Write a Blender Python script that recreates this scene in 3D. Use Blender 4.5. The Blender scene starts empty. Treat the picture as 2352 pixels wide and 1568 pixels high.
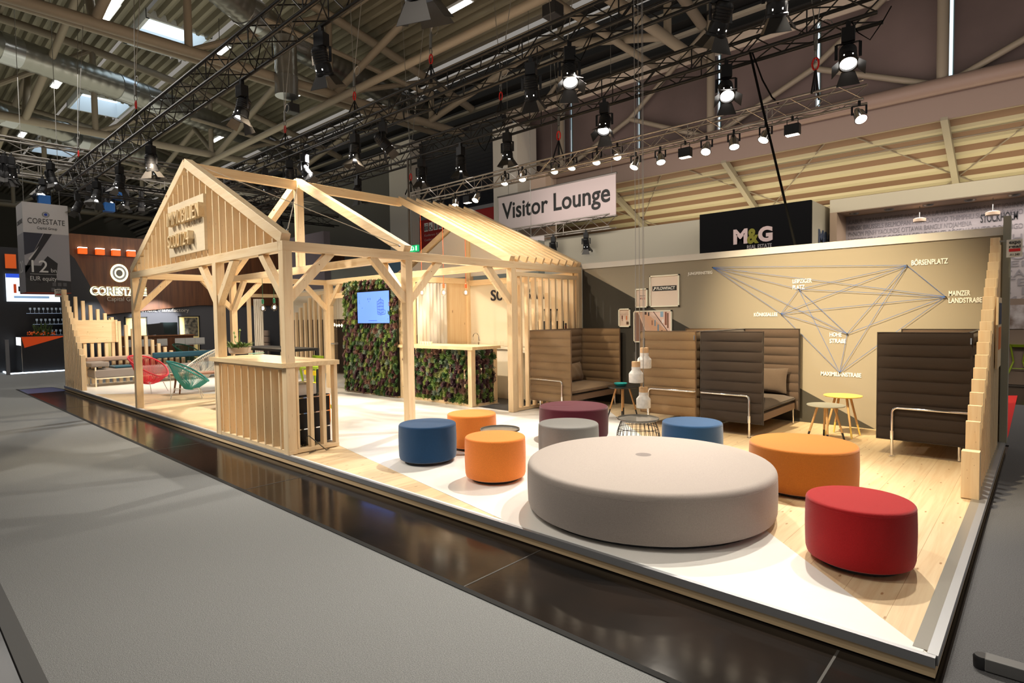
import bpy, bmesh, math, random
from mathutils import Vector, Matrix, Euler
from mathutils import noise as mnoise
random.seed(7)
SC = bpy.context.scene
COL = SC.collection
# ---------------------------------------------------------------- camera
W_, H_ = 2352.0, 1568.0
FPX = 1339.15
CX, CY = W_/2, H_/2
yaw, pit, rol = 0.742291336, 0.041220225, -0.014472065
F = Vector((-math.sin(yaw)*math.cos(pit), math.cos(yaw)*math.cos(pit), -math.sin(pit)))
_r = F.cross(Vector((0, 0, 1))).normalized()
_u = _r.cross(F)
RT = math.cos(rol)*_r + math.sin(rol)*_u
UP = -math.sin(rol)*_r + math.cos(rol)*_u
CP = Vector((0.3505, -3.2331, 1.6))
cam = bpy.data.cameras.new('camera'); camo = bpy.data.objects.new('camera', cam); COL.objects.link(camo)
cam.sensor_width = 36; cam.sensor_fit = 'HORIZONTAL'; cam.lens = FPX/W_*36
cam.clip_start = .05; cam.clip_end = 400
m = Matrix.Identity(4)
for i in range(3):
    m[i][0] = RT[i]; m[i][1] = UP[i]; m[i][2] = -F[i]; m[i][3] = CP[i]
camo.matrix_world = m
SC.camera = camo
# ---------------------------------------------------------------- world and view
wd = bpy.data.worlds.new('world'); SC.world = wd; wd.use_nodes = True
bg = wd.node_tree.nodes['Background']
bg.inputs[0].default_value = (1.0, .93, .84, 1); bg.inputs[1].default_value = 0.25
SC.view_settings.view_transform = 'Standard'; SC.view_settings.look = 'None'
SC.view_settings.gamma = 1; SC.view_settings.use_curve_mapping = False
SC.view_settings.exposure = 0.16
# ---------------------------------------------------------------- lights that are not inside a built lamp
def spot(pos, aim, watts, size=60, blend=.5, col=(1, .86, .66), rad=.06):
    l = bpy.data.lights.new('stage_and_fill_beam', 'SPOT'); o = bpy.data.objects.new('stage_and_fill_beam', l); COL.objects.link(o)
    l.energy = watts; l.spot_size = math.radians(size); l.spot_blend = blend; l.color = col; l.shadow_soft_size = rad
    o.location = pos; o.rotation_euler = (Vector(aim)-Vector(pos)).to_track_quat('-Z', 'Y').to_euler()
    return o
def area(pos, aim, watts, sx, sy, col=(1, .95, .88)):
    l = bpy.data.lights.new('hall_lamp_and_fill', 'AREA'); o = bpy.data.objects.new('hall_lamp_and_fill', l); COL.objects.link(o)
    l.shape = 'RECTANGLE'; l.size = sx; l.size_y = sy; l.energy = watts; l.color = col
    o.location = pos; o.rotation_euler = (Vector(aim)-Vector(pos)).to_track_quat('-Z', 'Y').to_euler()
    return o
WARM = (1, .83, .60); NEUT = (1, .91, .78); WHITE = (1, .97, .93)
# (position, aim, watts, cone, blend, colour)
BEAMS = [
 ((-1.8, 4.2, 5.6), (-2.6, 1.3, 0), 620, 62, .6, NEUT),
 ((-4.6, 4.2, 5.6), (-4.2, 1.2, 0), 700, 66, .6, NEUT),
 ((-4.9, 6.5, 5.6), (-4.6, 2.4, 0), 320, 60, .7, NEUT),
 ((-2.6, .95, 5.6), (-1.95, 5.95, 1.45), 2000, 38, 1., (1, .80, .50)),
 ((-4.6, .95, 5.6), (-4.4, 5.2, .4), 190, 52, .8, WARM),
 ((-.6, 4.2, 5.6), (-.7, 1.6, 0), 420, 56, .7, NEUT),
 ((-1.2, .95, 5.6), (-1.1, 4.6, 0), 480, 52, .7, (1, .80, .50)),
 ((-7.2, 4.2, 5.6), (-8.0, 1.5, 0), 560, 70, .7, NEUT),
 ((-7.6, .95, 5.7), (-7.6, 4.9, .8), 360, 60, .7, WARM),
 ((-9.4, .95, 5.7), (-10.0, 3.8, 1.0), 520, 60, .7, WARM),
 ((-10.3, 4.2, 5.7), (-10.8, 1.0, 0), 520, 66, .7, WARM),
 ((-13.0, 4.2, 5.7), (-13.6, 1.6, 0), 760, 66, .6, WHITE),
 ((-15.6, 4.2, 5.7), (-16.0, 1.2, 0), 560, 66, .6, NEUT),
 ((-14.0, .95, 5.7), (-17.4, 2.6, .8), 620, 60, .7, WARM),
 ((-6.6, 6.5, 5.7), (-7.6, 4.7, 3.2), 330, 46, .6, NEUT),
 ((-13.6, -4.6, 7.5), (-9.3, 0, 2.9), 1250, 38, .7, (1, .92, .80)),
 ((-9.8, -5.0, 6.5), (-7.2, 0.0, .8), 420, 44, .8, NEUT),
 ((-3.4, -1.8, 6.5), (-3.0, 1.0, 0), 240, 80, .8, NEUT),
 ((-9.5, -.6, 5.6), (-8.4, -1.3, 0), 90, 30, .8, (1, .85, .55)),
 ((-3.7, -1.3, 5.6), (-7.2, 6.3, 3.2), 100, 40, .8, NEUT),
]
for b in BEAMS: spot(b[0], b[1], b[2]*2.0, *b[3:])
# daylight and strip lamps of the hall
area((-22, -1, 9.0), (-22, -1, 0), 500, 12, 5)
area((-7, -4.5, 9.0), (-7, -4.5, 0), 130, 12, 3, (1, .96, .9))
spot((-2.5, -4.6, 6.8), (-3.2, -.1, 0), 190, 74, .9, NEUT)  # added spot that brightens the platform's front edge
spot((-9.5, -4.6, 6.8), (-9.5, -.1, 0), 260, 74, .9, NEUT)  # same added front light, farther left
area((4, 6, 8.0), (4, 6, 0), 160, 3, 8, (1, .9, .8))
# added fill areas standing in for light bounced up from the stands
area((-34, 4, 7.2), (-34, 4.5, 14), 800, 26, 14, (1, .95, .72))
area((-9, 3, 7.2), (-9, 3.6, 14), 520, 16, 12, (1, .76, .54))
area((-5, 12.5, 5.4), (-5, 16.2, 9.6), 170, 18, 2, (1, .78, .70))  # fill aimed at the clerestory wall
area((-5, 17.2, 3.6), (-5, 19, 6.7), 330, 16, 1.0, (1, .84, .56))  # added low fill grazing the side aisle ceiling
area((-6, 8.6, 6.2), (-6, 13.2, 3.4), 420, 20, 1, (1, .92, .80))  # added fill that brightens the pale booth walls
area((-.5, 13.5, 3.95), (-.5, 13.5, 0), 45, 5, .3, (1, .92, .88))  # light of the canopy downlights
spot((3, 8.5, 6.5), (-3.0, 13.4, 3.8), 420, 44, .9, (1, .92, .74))  # added spot that brightens the cream side of the M&G booth
# ---------------------------------------------------------------- pixel of the photograph -> point on a known plane of the place
def ray(px, py): return RT*((px-CX)/FPX) + UP*(-(py-CY)/FPX) + F
def Zp(px, py, z=0.): d = ray(px, py); return CP + d*((z-CP.z)/d.z)
def Yp(px, py, y): d = ray(px, py); return CP + d*((y-CP.y)/d.y)
def Xp(px, py, x): d = ray(px, py); return CP + d*((x-CP.x)/d.x)
# ---------------------------------------------------------------- materials
MATS = {}
def mat(name, col, rough=.6, metal=0., emit=0., noise=0., nscale=8., stretch=(1, 1, 1), bump=0., bscale=60., alpha=1., trans=0., spec=.5, ior=1.45, col2=None, sheen=0.):
    if name in MATS: return MATS[name]
    mt = bpy.data.materials.new(name); mt.use_nodes = True; nt = mt.node_tree; b = nt.nodes['Principled BSDF']
    c = (*col, 1)
    b.inputs['Base Color'].default_value = c; b.inputs['Roughness'].default_value = rough; b.inputs['Metallic'].default_value = metal
    b.inputs['Specular IOR Level'].default_value = spec; b.inputs['IOR'].default_value = ior
    if sheen: b.inputs['Sheen Weight'].default_value = sheen
    if alpha < 1: b.inputs['Alpha'].default_value = alpha
    if trans: b.inputs['Transmission Weight'].default_value = trans
    if emit: b.inputs['Emission Color'].default_value = c; b.inputs['Emission Strength'].default_value = emit
    tc = nt.nodes.new('ShaderNodeTexCoord')
    if noise:
        mp = nt.nodes.new('ShaderNodeMapping'); mp.inputs['Scale'].default_value = stretch; nt.links.new(tc.outputs['Object'], mp.inputs[0])
        n = nt.nodes.new('ShaderNodeTexNoise'); n.inputs['Scale'].default_value = nscale; n.inputs['Detail'].default_value = 6
        nt.links.new(mp.outputs[0], n.inputs['Vector'])
        r = nt.nodes.new('ShaderNodeValToRGB'); r.color_ramp.elements[0].position = .35; r.color_ramp.elements[1].position = .65
        lo = col2 if col2 else tuple(v*(1-noise) for v in col)
        r.color_ramp.elements[0].color = (*lo, 1); r.color_ramp.elements[1].color = (*(min(1, v*(1+noise*.4)) for v in col), 1) if not col2 else c
        nt.links.new(n.outputs[0], r.inputs[0]); nt.links.new(r.outputs[0], b.inputs['Base Color'])
    if bump:
        n2 = nt.nodes.new('ShaderNodeTexNoise'); n2.inputs['Scale'].default_value = bscale; n2.inputs['Detail'].default_value = 3
        nt.links.new(tc.outputs['Object'], n2.inputs['Vector'])
        bp = nt.nodes.new('ShaderNodeBump'); bp.inputs['Strength'].default_value = bump; bp.inputs['Distance'].default_value = .01
        nt.links.new(n2.outputs[0], bp.inputs['Height']); nt.links.new(bp.outputs[0], b.inputs['Normal'])
    MATS[name] = mt
    return mt
def wood(name, axis, base=(.86, .675, .435), dark=(.79, .57, .325), rough=.5, knots=True, planks=0., kscale=6.5, plank_axis=0):
    if name in MATS: return MATS[name]
    mt = bpy.data.materials.new(name); mt.use_nodes = True; nt = mt.node_tree; b = nt.nodes['Principled BSDF']; N = nt.nodes.new; L = nt.links.new
    b.inputs['Roughness'].default_value = rough
    tc = N('ShaderNodeTexCoord'); mp = N('ShaderNodeMapping')
    s = [9, 9, 9]; s[axis] = .5; mp.inputs['Scale'].default_value = s
    oi = N('ShaderNodeObjectInfo'); ad = N('ShaderNodeVectorMath'); ad.operation = 'ADD'
    sc_ = N('ShaderNodeVectorMath'); sc_.operation = 'SCALE'; sc_.inputs['Scale'].default_value = 37.
    cb = N('ShaderNodeCombineXYZ')
    for i in range(3): L(oi.outputs['Random'], cb.inputs[i])
    L(cb.outputs[0], sc_.inputs[0]); L(tc.outputs['Object'], ad.inputs[0]); L(sc_.outputs[0], ad.inputs[1])
    L(ad.outputs[0], mp.inputs[0])
    n = N('ShaderNodeTexNoise'); n.inputs['Scale'].default_value = 2.2; n.inputs['Detail'].default_value = 8; n.inputs['Distortion'].default_value = 1.2
    L(mp.outputs[0], n.inputs['Vector'])
    r = N('ShaderNodeValToRGB'); r.color_ramp.elements[0].position = .3; r.color_ramp.elements[1].position = .62
    r.color_ramp.elements[0].color = (*dark, 1); r.color_ramp.elements[1].color = (*base, 1)
    L(n.outputs[0], r.inputs[0]); out = r.outputs[0]
    if knots:
        mp2 = N('ShaderNodeMapping'); s2 = [1, 1, 1]; s2[axis] = .35; mp2.inputs['Scale'].default_value = s2; L(ad.outputs[0], mp2.inputs[0])
        v = N('ShaderNodeTexVoronoi'); v.inputs['Scale'].default_value = kscale
        if planks: v.voronoi_dimensions = '2D'; L(mp2.outputs[0], v.inputs['Vector'])
        rr = N('ShaderNodeValToRGB'); rr.color_ramp.elements[0].position = 0.02 if planks else .06; rr.color_ramp.elements[1].position = .05 if planks else .10
        rr.color_ramp.elements[0].color = (1, 1, 1, 1); rr.color_ramp.elements[1].color = (0, 0, 0, 1)
        L(v.outputs['Distance'], rr.inputs[0])
        mx = N('ShaderNodeMix'); mx.data_type = 'RGBA'; L(rr.outputs[0], mx.inputs[0]); L(out, mx.inputs[6]); mx.inputs[7].default_value = (.42, .23, .10, 1) if planks else (.34, .17, .07, 1)
        out = mx.outputs[2]
    if planks:
        sx = N('ShaderNodeSeparateXYZ'); L(tc.outputs['Object'], sx.inputs[0])
        d = N('ShaderNodeMath'); d.operation = 'DIVIDE'; d.inputs[1].default_value = planks; L(sx.outputs[plank_axis], d.inputs[0])
        fr = N('ShaderNodeMath'); fr.operation = 'FRACT'; L(d.outputs[0], fr.inputs[0])
        fl = N('ShaderNodeMath'); fl.operation = 'FLOOR'; L(d.outputs[0], fl.inputs[0])
        wn = N('ShaderNodeTexWhiteNoise'); wn.noise_dimensions = '1D'; L(fl.outputs[0], wn.inputs['W'])
        mr = N('ShaderNodeMapRange'); mr.inputs[3].default_value = .86; mr.inputs[4].default_value = 1.08; L(wn.outputs['Value'], mr.inputs[0])
        mc = N('ShaderNodeMix'); mc.data_type = 'RGBA'; mc.blend_type = 'MULTIPLY'; mc.inputs[0].default_value = 1; L(out, mc.inputs[6]); L(mr.outputs[0], mc.inputs[7])
        lt = N('ShaderNodeMath'); lt.operation = 'LESS_THAN'; lt.inputs[1].default_value = .012; L(fr.outputs[0], lt.inputs[0])
        m3 = N('ShaderNodeMix'); m3.data_type = 'RGBA'; L(lt.outputs[0], m3.inputs[0]); L(mc.outputs[2], m3.inputs[6]); m3.inputs[7].default_value = (.45, .28, .14, 1)
        out = m3.outputs[2]
    L(out, b.inputs['Base Color'])
    MATS[name] = mt
    return mt
WX = wood('pine_x', 0); WY = wood('pine_y', 1); WZ = wood('pine_z', 2)
WPLY = wood('pine_board', 2, (.84, .66, .43), (.78, .57, .34), kscale=5)
WTOP = wood('pine_worktop', 0, (.84, .66, .40), (.74, .53, .29), .35, False)
WFLOOR = wood('pine_floor', 1, (.82, .64, .40), (.72, .51, .29), .38, True, .245, 5.5)
WDECK = wood('deck_edge_pine', 0, (.74, .56, .34), (.60, .42, .24), .6, True)
M_WHITEFLOOR = mat('white_vinyl', (.84, .82, .78), .28, noise=.03, nscale=3)
M_ALU = mat('aluminium', (.40, .41, .43), .42, .6)
M_CHROME = mat('chrome', (.80, .80, .80), .12, 1.)
M_STEEL = mat('steel_wire', (.25, .245, .23), .45, .8)
M_BLACK = mat('black_paint', (.012, .012, .014), .45)
M_BLACKM = mat('black_steel', (.020, .020, .022), .4, .4)
M_TRUSSK = mat('truss_black', (.030, .028, .027), .35, .5)
M_TRUSSS = mat('truss_silver', (.52, .47, .43), .35, .8)
M_HALLP = mat('hall_pipe', (.22, .185, .14), .55)
M_HALLPINK = mat('hall_pipe_rose', (.235, .165, .135), .55)
M_WHITEW = mat('white_wall_paint', (.72, .70, .66), .8)
M_CREAM = mat('cream_wall', (.74, .67, .54), .7)
M_TAUPE = mat('taupe_paint', (.29, .252, .19), .85)
M_DARKTAUPE = mat('dark_taupe_paint', (.045, .041, .032), .8)
M_CHARC = mat('charcoal_paint', (.035, .033, .035), .7)
M_GLOSSK = mat('black_hall_floor', (.008, .0075, .007), .12, spec=.22, noise=.5, nscale=1.3, bump=.06, bscale=5, col2=(.020, .014, .011))
def carpet(name, a, b):
    return mat(name, a, 1., noise=.3, nscale=170., bump=.5, bscale=260., col2=b, spec=.1)
M_CARPET = carpet('aisle_carpet_grey', (.26, .268, .268), (.165, .17, .173))
M_CARPET2 = carpet('side_carpet_grey', (.16, .16, .165), (.10, .10, .105))
M_GLASS = mat('clear_glass', (.93, .96, .94), .03, trans=1., ior=1.02, alpha=.35)
M_BULBG = mat('bulb_glass', (1, .96, .88), .02, trans=1., ior=1.1, alpha=.35)
M_FIL = mat('filament_glow', (1, .80, .50), .5, emit=60)
M_LENS = mat('lamp_lens_glow', (1, .96, .90), .3, emit=6)
M_LENSW = mat('lamp_lens_warm', (1, .84, .62), .3, emit=9)
def fabric(name, c, dk=.86): return mat(name, c, .95, noise=1-dk, nscale=220., bump=.25, bscale=420., sheen=.25, spec=.15)
# ---------------------------------------------------------------- mesh builder
class MB:
    def __init__(s): s.v = []; s.f = []
    def add(s, vs, fs):
        n = len(s.v); s.v += [tuple(v) for v in vs]; s.f += [tuple(i+n for i in f) for f in fs]; return s
    def box(s, a, b):
        (x0, y0, z0), (x1, y1, z1) = a, b
        x0, x1 = sorted((x0, x1)); y0, y1 = sorted((y0, y1)); z0, z1 = sorted((z0, z1))
        return s.add([(x0,y0,z0),(x1,y0,z0),(x1,y1,z0),(x0,y1,z0),(x0,y0,z1),(x1,y0,z1),(x1,y1,z1),(x0,y1,z1)],
                     [(0,3,2,1),(4,5,6,7),(0,1,5,4),(1,2,6,5),(2,3,7,6),(3,0,4,7)])
    def bar(s, p, q, w, h, up=(0, 0, 1)):
        p, q, up = Vector(p), Vector(q), Vector(up); d = (q-p).normalized()
        a = d.cross(up)
        if a.length < 1e-4: a = d.cross(Vector((0, 1, 0)))
        a.normalize(); c = a.cross(d).normalized(); a *= w/2; c *= h/2
        vs = [p-a-c, p+a-c, p+a+c, p-a+c, q-a-c, q+a-c, q+a+c, q-a+c]
        return s.add(vs, [(0,3,2,1),(4,5,6,7),(0,1,5,4),(1,2,6,5),(2,3,7,6),(3,0,4,7)])
    def path(s, pts, r, n=8, closed=False):
        pts = [Vector(p) for p in pts]; k = len(pts); rs = r if isinstance(r, (list, tuple)) else [r]*k
        base = len(s.v); prev = None
        for i, p in enumerate(pts):
            if closed: t = (pts[(i+1) % k]-pts[i-1])
            else: t = pts[min(i+1, k-1)]-pts[max(i-1, 0)]
            if t.length < 1e-9: t = Vector((0, 0, 1))
            t.normalize()
            if prev is None:
                a = t.cross(Vector((0, 0, 1)))
                if a.length < 1e-3: a = t.cross(Vector((1, 0, 0)))
            else: a = prev - t*prev.dot(t)
            a.normalize(); prev = a; b = t.cross(a)
            for j in range(n):
                g = 2*math.pi*j/n; s.v.append(tuple(p + a*(math.cos(g)*rs[i]) + b*(math.sin(g)*rs[i])))
        for i in range(k if closed else k-1):
            for j in range(n):
                a0 = base+i*n+j; a1 = base+i*n+(j+1) % n; b0 = base+((i+1) % k)*n+j; b1 = base+((i+1) % k)*n+(j+1) % n
                s.f.append((a0, a1, b1, b0))
        if not closed:
            s.f.append(tuple(base+j for j in reversed(range(n)))); s.f.append(tuple(base+(k-1)*n+j for j in range(n)))
        return s
    def tube(s, p, q, r, n=8, r2=None): return s.path([p, q], [r, r if r2 is None else r2], n)
    def lathe(s, prof, c=(0, 0, 0), n=32, cap=True, M=None):
        base = len(s.v); c = Vector(c)
        for (r, z) in prof:
            for j in range(n):
                g = 2*math.pi*j/n; v = Vector((r*math.cos(g), r*math.sin(g), z))
                if M is not None: v = M @ v
                s.v.append(tuple(v+c))
        for i in range(len(prof)-1):
            for j in range(n):
                a = base+i*n+j; b = base+i*n+(j+1) % n
                s.f.append((a, b, b+n, a+n))
        if cap:
            s.f.append(tuple(base+j for j in reversed(range(n)))); s.f.append(tuple(base+(len(prof)-1)*n+j for j in range(n)))
        return s
    def poly(s, pts, th=None, dirv=(0, 0, -1)):
        n = len(pts); pts = [Vector(p) for p in pts]
        if th is None: return s.add(pts, [tuple(range(n))])
        d = Vector(dirv).normalized()*th
        vs = pts+[p+d for p in pts]
        return s.add(vs, [tuple(range(n)), tuple(reversed(range(n, 2*n)))]+[(i, i+n, (i+1) % n+n, (i+1) % n) for i in range(n)])
    def build(s, name, mt, parent=None, smooth=False, bevel=0.):
        me = bpy.data.meshes.new(name); me.from_pydata(s.v, [], s.f); me.materials.append(mt)
        bm = bmesh.new(); bm.from_mesh(me); bmesh.ops.recalc_face_normals(bm, faces=bm.faces); bm.to_mesh(me); bm.free()
        if smooth:
            for p in me.polygons: p.use_smooth = True
            try: me.set_sharp_from_angle(angle=math.radians(40))
            except Exception: pass
        o = bpy.data.objects.new(name, me); COL.objects.link(o)
        if bevel:
            b = o.modifiers.new('bevel', 'BEVEL'); b.width = bevel; b.segments = 2; b.limit_method = 'ANGLE'
        if parent is not None: attach(o, parent)
        return o
def wmat(o):
    m = Matrix.LocRotScale(o.location, o.rotation_euler, o.scale)
    return (wmat(o.parent) @ o.matrix_parent_inverse @ m) if o.parent else m
def attach(o, p):
    o.parent = p; o.matrix_parent_inverse = wmat(p).inverted()
def thing(name, label, cat, loc=(0, 0, 0), group=None, kind=None):
    o = bpy.data.objects.new(name, None); COL.objects.link(o); o.location = loc; o.empty_display_size = .1
    return tag(o, label, cat, group, kind)
def tag(o, label=None, cat=None, group=None, kind=None):
    if label: o['label'] = label
    if cat: o['category'] = cat
    if group: o['group'] = group
    if kind: o['kind'] = kind
    return o
def struct(o, label=None): o['kind'] = 'structure'; return tag(o, label) if label else o
KIDS = {}
def kids(o): return [c for c in COL.objects if c.parent == o]
def copy_tree(o, parent=None):
    if o not in KIDS: KIDS[o] = kids(o)
    c = o.copy(); COL.objects.link(c)
    if parent is not None: c.parent = parent
    KIDS[c] = [copy_tree(k, c) for k in KIDS[o]]
    return c
def dup(proto, loc, rz=0, label=None, first=False, scale=1., group=None):
    o = proto if first else copy_tree(proto)
    o.location = loc; o.rotation_euler = (0, 0, rz); o.scale = (scale,)*3
    if label: o['label'] = label
    if group: o['group'] = group
    return o
def child(o, stem): return [k for k in (KIDS.get(o) or kids(o)) if k.name.split('.')[0] == stem]
def text(s, width, height, org, right, up, mt, name='lettering', parent=None, depth=.004, align='L', bold=0., space=1.):
    cu = bpy.data.curves.new(name, 'FONT'); cu.body = s; cu.extrude = .05; cu.offset = bold; cu.space_character = space; cu.resolution_u = 4
    to = bpy.data.objects.new(name, cu); COL.objects.link(to)
    dg = bpy.context.evaluated_depsgraph_get(); me = bpy.data.meshes.new_from_object(to.evaluated_get(dg)); me.name = name
    bpy.data.objects.remove(to); bpy.data.curves.remove(cu)
    xs = [v.co.x for v in me.vertices]; ys = [v.co.y for v in me.vertices]
    x0, x1, y0, y1 = min(xs), max(xs), min(ys), max(ys)
    right, up, org = Vector(right).normalized(), Vector(up).normalized(), Vector(org); nrm = right.cross(up)
    sy = height/(y1-y0); sx = width/(x1-x0) if width else sy
    for v in me.vertices:
        x, y, z = v.co
        v.co = org + right*((x-x0)*sx) + up*((y-y0)*sy) + nrm*((z/.05*.5+.5)*depth)
    me.materials.clear(); me.materials.append(mt)
    o = bpy.data.objects.new(name, me); COL.objects.link(o)
    if parent is not None: attach(o, parent)
    return o
ORD = ['first', 'second', 'third', 'fourth', 'fifth', 'sixth', 'seventh', 'eighth', 'ninth', 'tenth', 'eleventh', 'twelfth', 'thirteenth', 'fourteenth']
# ================================================================ HALL SHELL
WYH = 16.0      # plane of the clerestory wall
mb = MB().box((-70, -14, -.14), (12, 34, -.10)); struct(mb.build('floor', M_GLOSSK), 'polished black hall floor')
def carpet_piece(label, pts, m=M_CARPET):
    struct(MB().poly([(x, y, -.088) for x, y in pts], .01).build('floor_carpet', m), label)
carpet_piece('pale grey aisle carpet in the foreground', [(-70, -2.75), (4, -2.75), (4, -.80), (-19.35, -.80), (-19.35, -.1), (-25.4, -.1), (-30, -.8), (-70, -.8)])
carpet_piece('grey carpet behind the far end of the stand', [(-25.4, -.1), (-19.35, -.1), (-18.35, 0.0), (-18.35, 9), (-25.4, 9)])
carpet_piece('dark grey carpet beside the stand', [(.03, -.8), (12, -.8), (12, 10.5), (-30, 10.5), (-30, 9.0), (-18.35, 9.0), (-18.35, 6.3), (.03, 6.3)], M_CARPET2)
MB().box((-70, -2.83, -.10), (4, -2.75, -.084)).build('trim_carpet', mat('carpet_edge_grey', (.06, .06, .06), .6))['kind'] = 'structure'
MB().box((-19.4, -.84, -.10), (.03, -.80, -.083)).build('trim_aisle', mat('tape_dark', (.012, .012, .012), .95))['kind'] = 'structure'
# blue reflection of the far screen, painted onto the strip's far end
struct(MB().poly([(-19.35, -.80, -.097), (-18.0, -.80, -.097), (-18.0, -.02, -.097), (-19.35, -.02, -.097)]).build('floor_blue_reflection', mat('blue_reflection_paint', (.012, .028, .15), .3)), 'dark blue painted reflection on the service strip')
# seams of the black floor plates
for x in (-14.2, -11.4, -8.4, -5.6, -2.35, -.4):
    struct(MB().box((x, -.80, -.101), (x+.012, -.02, -.0985)).build('trim_seam', mat('seam_grey', (.05, .045, .04), .7)))
# ---------------- roof: long corrugated sheets that follow the arch
def roof_z(y):
    t = (y+30)/46.0
    return 9.5 + 4.9*math.sin(math.pi*min(1, max(0, t*.86)))
def roof_sheet(xa, xb, ya, yb, zfun, m, name, label, pitch=.36, dep=.20):
    mb = MB(); prof = []; y = ya
    while y < yb:
        for dy, dz in ((0, 0), (.30, 0), (.42, 1), (.86, 1)):
            yy = y+dy*pitch
            if yy <= yb: prof.append((yy, zfun(yy)+dz*dep))
        y += pitch
    vs = [(xa, a, b) for a, b in prof]+[(xb, a, b) for a, b in prof]; n = len(prof)
    mb.add(vs, [(i, i+1, n+i+1, n+i) for i in range(n-1)])
    struct(mb.build(name, m), label)
M_ROOF = mat('roof_sheet', (.225, .205, .15), .45, .2, noise=.25, nscale=.7, stretch=(.3, 3, 1))
M_ROOF2 = mat('aisle_roof_sheet', (.38, .34, .22), .6)
# skylight holes: sheet is built around them
SKY = [-27.8, -38.9, -50.9]; RZ = roof_z
sk0, sk1 = 4.55, 7.0
roof_sheet(-75, 14, -26, sk0, RZ, M_ROOF, 'ceiling', 'corrugated metal hall roof')
xs = [14]
for x in SKY: xs += [x+1.6, x-1.6]
xs += [-75]
for i in range(0, len(xs), 2):
    roof_sheet(xs[i+1], xs[i], sk0, sk1, RZ, M_ROOF, 'ceiling', 'corrugated metal hall roof between the skylights')
roof_sheet(-75, 14, sk1, 13.2, RZ, M_ROOF, 'ceiling', 'corrugated metal hall roof by the clerestory')
M_SKY = mat('skylight_glow', (.72, .88, 1.0), .4, emit=1.5); M_SKYFR = mat('skylight_frame', (.62, .66, .70), .5)
for i, x in enumerate(SKY):
    z = RZ(5.8)+.1
    t = thing('window_%d' % (i+1), None, None, (x, 5.8, z)); t['kind'] = 'structure'
    MB().box((x-1.5, sk0+.1, z+.75), (x+1.5, sk1-.1, z+.8)).build('pane', M_SKY, t)
    mb = MB()
    for a, b in (((x-1.62, sk0-.02, z-.1), (x-1.5, sk1+.02, z+.8)), ((x+1.5, sk0-.02, z-.1), (x+1.62, sk1+.02, z+.8)), ((x-1.6, sk0-.02, z-.1), (x+1.6, sk0+.1, z+.8)), ((x-1.6, sk1-.1, z-.1), (x+1.6, sk1+.02, z+.8)), ((x-.03, sk0, z+.66), (x+.03, sk1, z+.74))): mb.box(a, b)
    mb.build('window_frame', M_SKYFR, t)
# ---------------- dark louvre band and clerestory wall
mb = MB()
struct(MB().box((-75, WYH+1.2, 9.6), (14, WYH+1.3, 13.6)).build('wall_louvre', mat('louvre_dark', (.012, .012, .012), .6)), 'dark louvre band under the roof')
for i, (y, z) in enumerate(((13.4, 13.35), (14.0, 12.85), (14.6, 12.3), (15.2, 11.7), (15.7, 11.1))):
    struct(MB().box((-75, y, z), (14, y+.22, z+.10)).build('trim_louvre', mat('louvre_blade', (.34, .31, .25), .5)), 'pale blade of the roof louvres')
    struct(MB().box((-75, y+.2, z-.3), (14, y+.7, z-.26)).build('trim_louvre', MATS['louvre_dark']), 'dark gap between roof louvres')
struct(MB().box((-75, WYH, 10.2), (14, WYH+.25, 10.75)).build('trim_clerestory', mat('clerestory_beam', (.50, .42, .35), .6)), 'pale beam on top of the blinds')
M_BLIND = mat('rose_blind', (.115, .082, .078), .85, noise=.25, nscale=.35)
M_SLIT = mat('daylight_slit', (.62, .82, .95), .4, emit=1.3)
slits = [-17.02, -13.93, -10.85, -7.82, -4.80, -1.62, 1.6]
edges = [-20.1]
for s in slits: edges += [s-.075, s+.075]
edges += [6]
for i in range(0, len(edges), 2):
    struct(MB().box((edges[i], WYH+.05, 7.6), (edges[i+1], WYH+.12, 10.3)).build('wall_blind', M_BLIND), 'dark rose blind of the clerestory')
for i, s in enumerate(slits):
    t = thing('window_%d' % (i+11), None, None, (s, WYH+.1, 7.6)); t['kind'] = 'structure'
    MB().box((s-.035, WYH+.10, 7.7), (s+.045, WYH+.13, 10.2)).build('pane', M_SLIT, t)
    MB().box((s+.05, WYH+.0, 7.6), (s+.075, WYH+.14, 10.3)).build('window_frame', mat('slit_frame', (.25, .38, .42), .3, .5), t)
def pipe(p, q, r, m, label, n=14, name='trim_pipe'):
    o = MB().tube(p, q, r, n).build(name, m, None, True); o['kind'] = 'structure'; tag(o, label); return o
pipe((-24, WYH-.35, 7.42), (10, WYH-.35, 7.42), .21, M_HALLPINK, 'thick rose-brown tube along the foot of the clerestory')
for x in (-14.15, -7.95, -1.75, 4.5): pipe((x, WYH-.3, 7.4), (x, WYH-.3, 13.2), .13, M_HALLP, 'vertical tube column of the clerestory')
for x in (-14.15, -7.95, -1.75, 4.5):
    # braces drop from the middle of each bay to the column feet
    mid = x-3.1
    pipe((x, WYH-.25, 7.45), (mid, WYH-.25, 8.8), .085, M_HALLP, 'slanting brace of the clerestory wall', 10)
    pipe((mid, WYH-.25, 8.8), (x-6.2, WYH-.25, 7.45), .085, M_HALLP, 'slanting brace of the clerestory wall', 10)
    pipe((mid, WYH-.25, 8.8), (x-.2, WYH-.25, 11.0), .085, M_HALLP, 'rising brace of the clerestory wall', 10)
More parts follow.
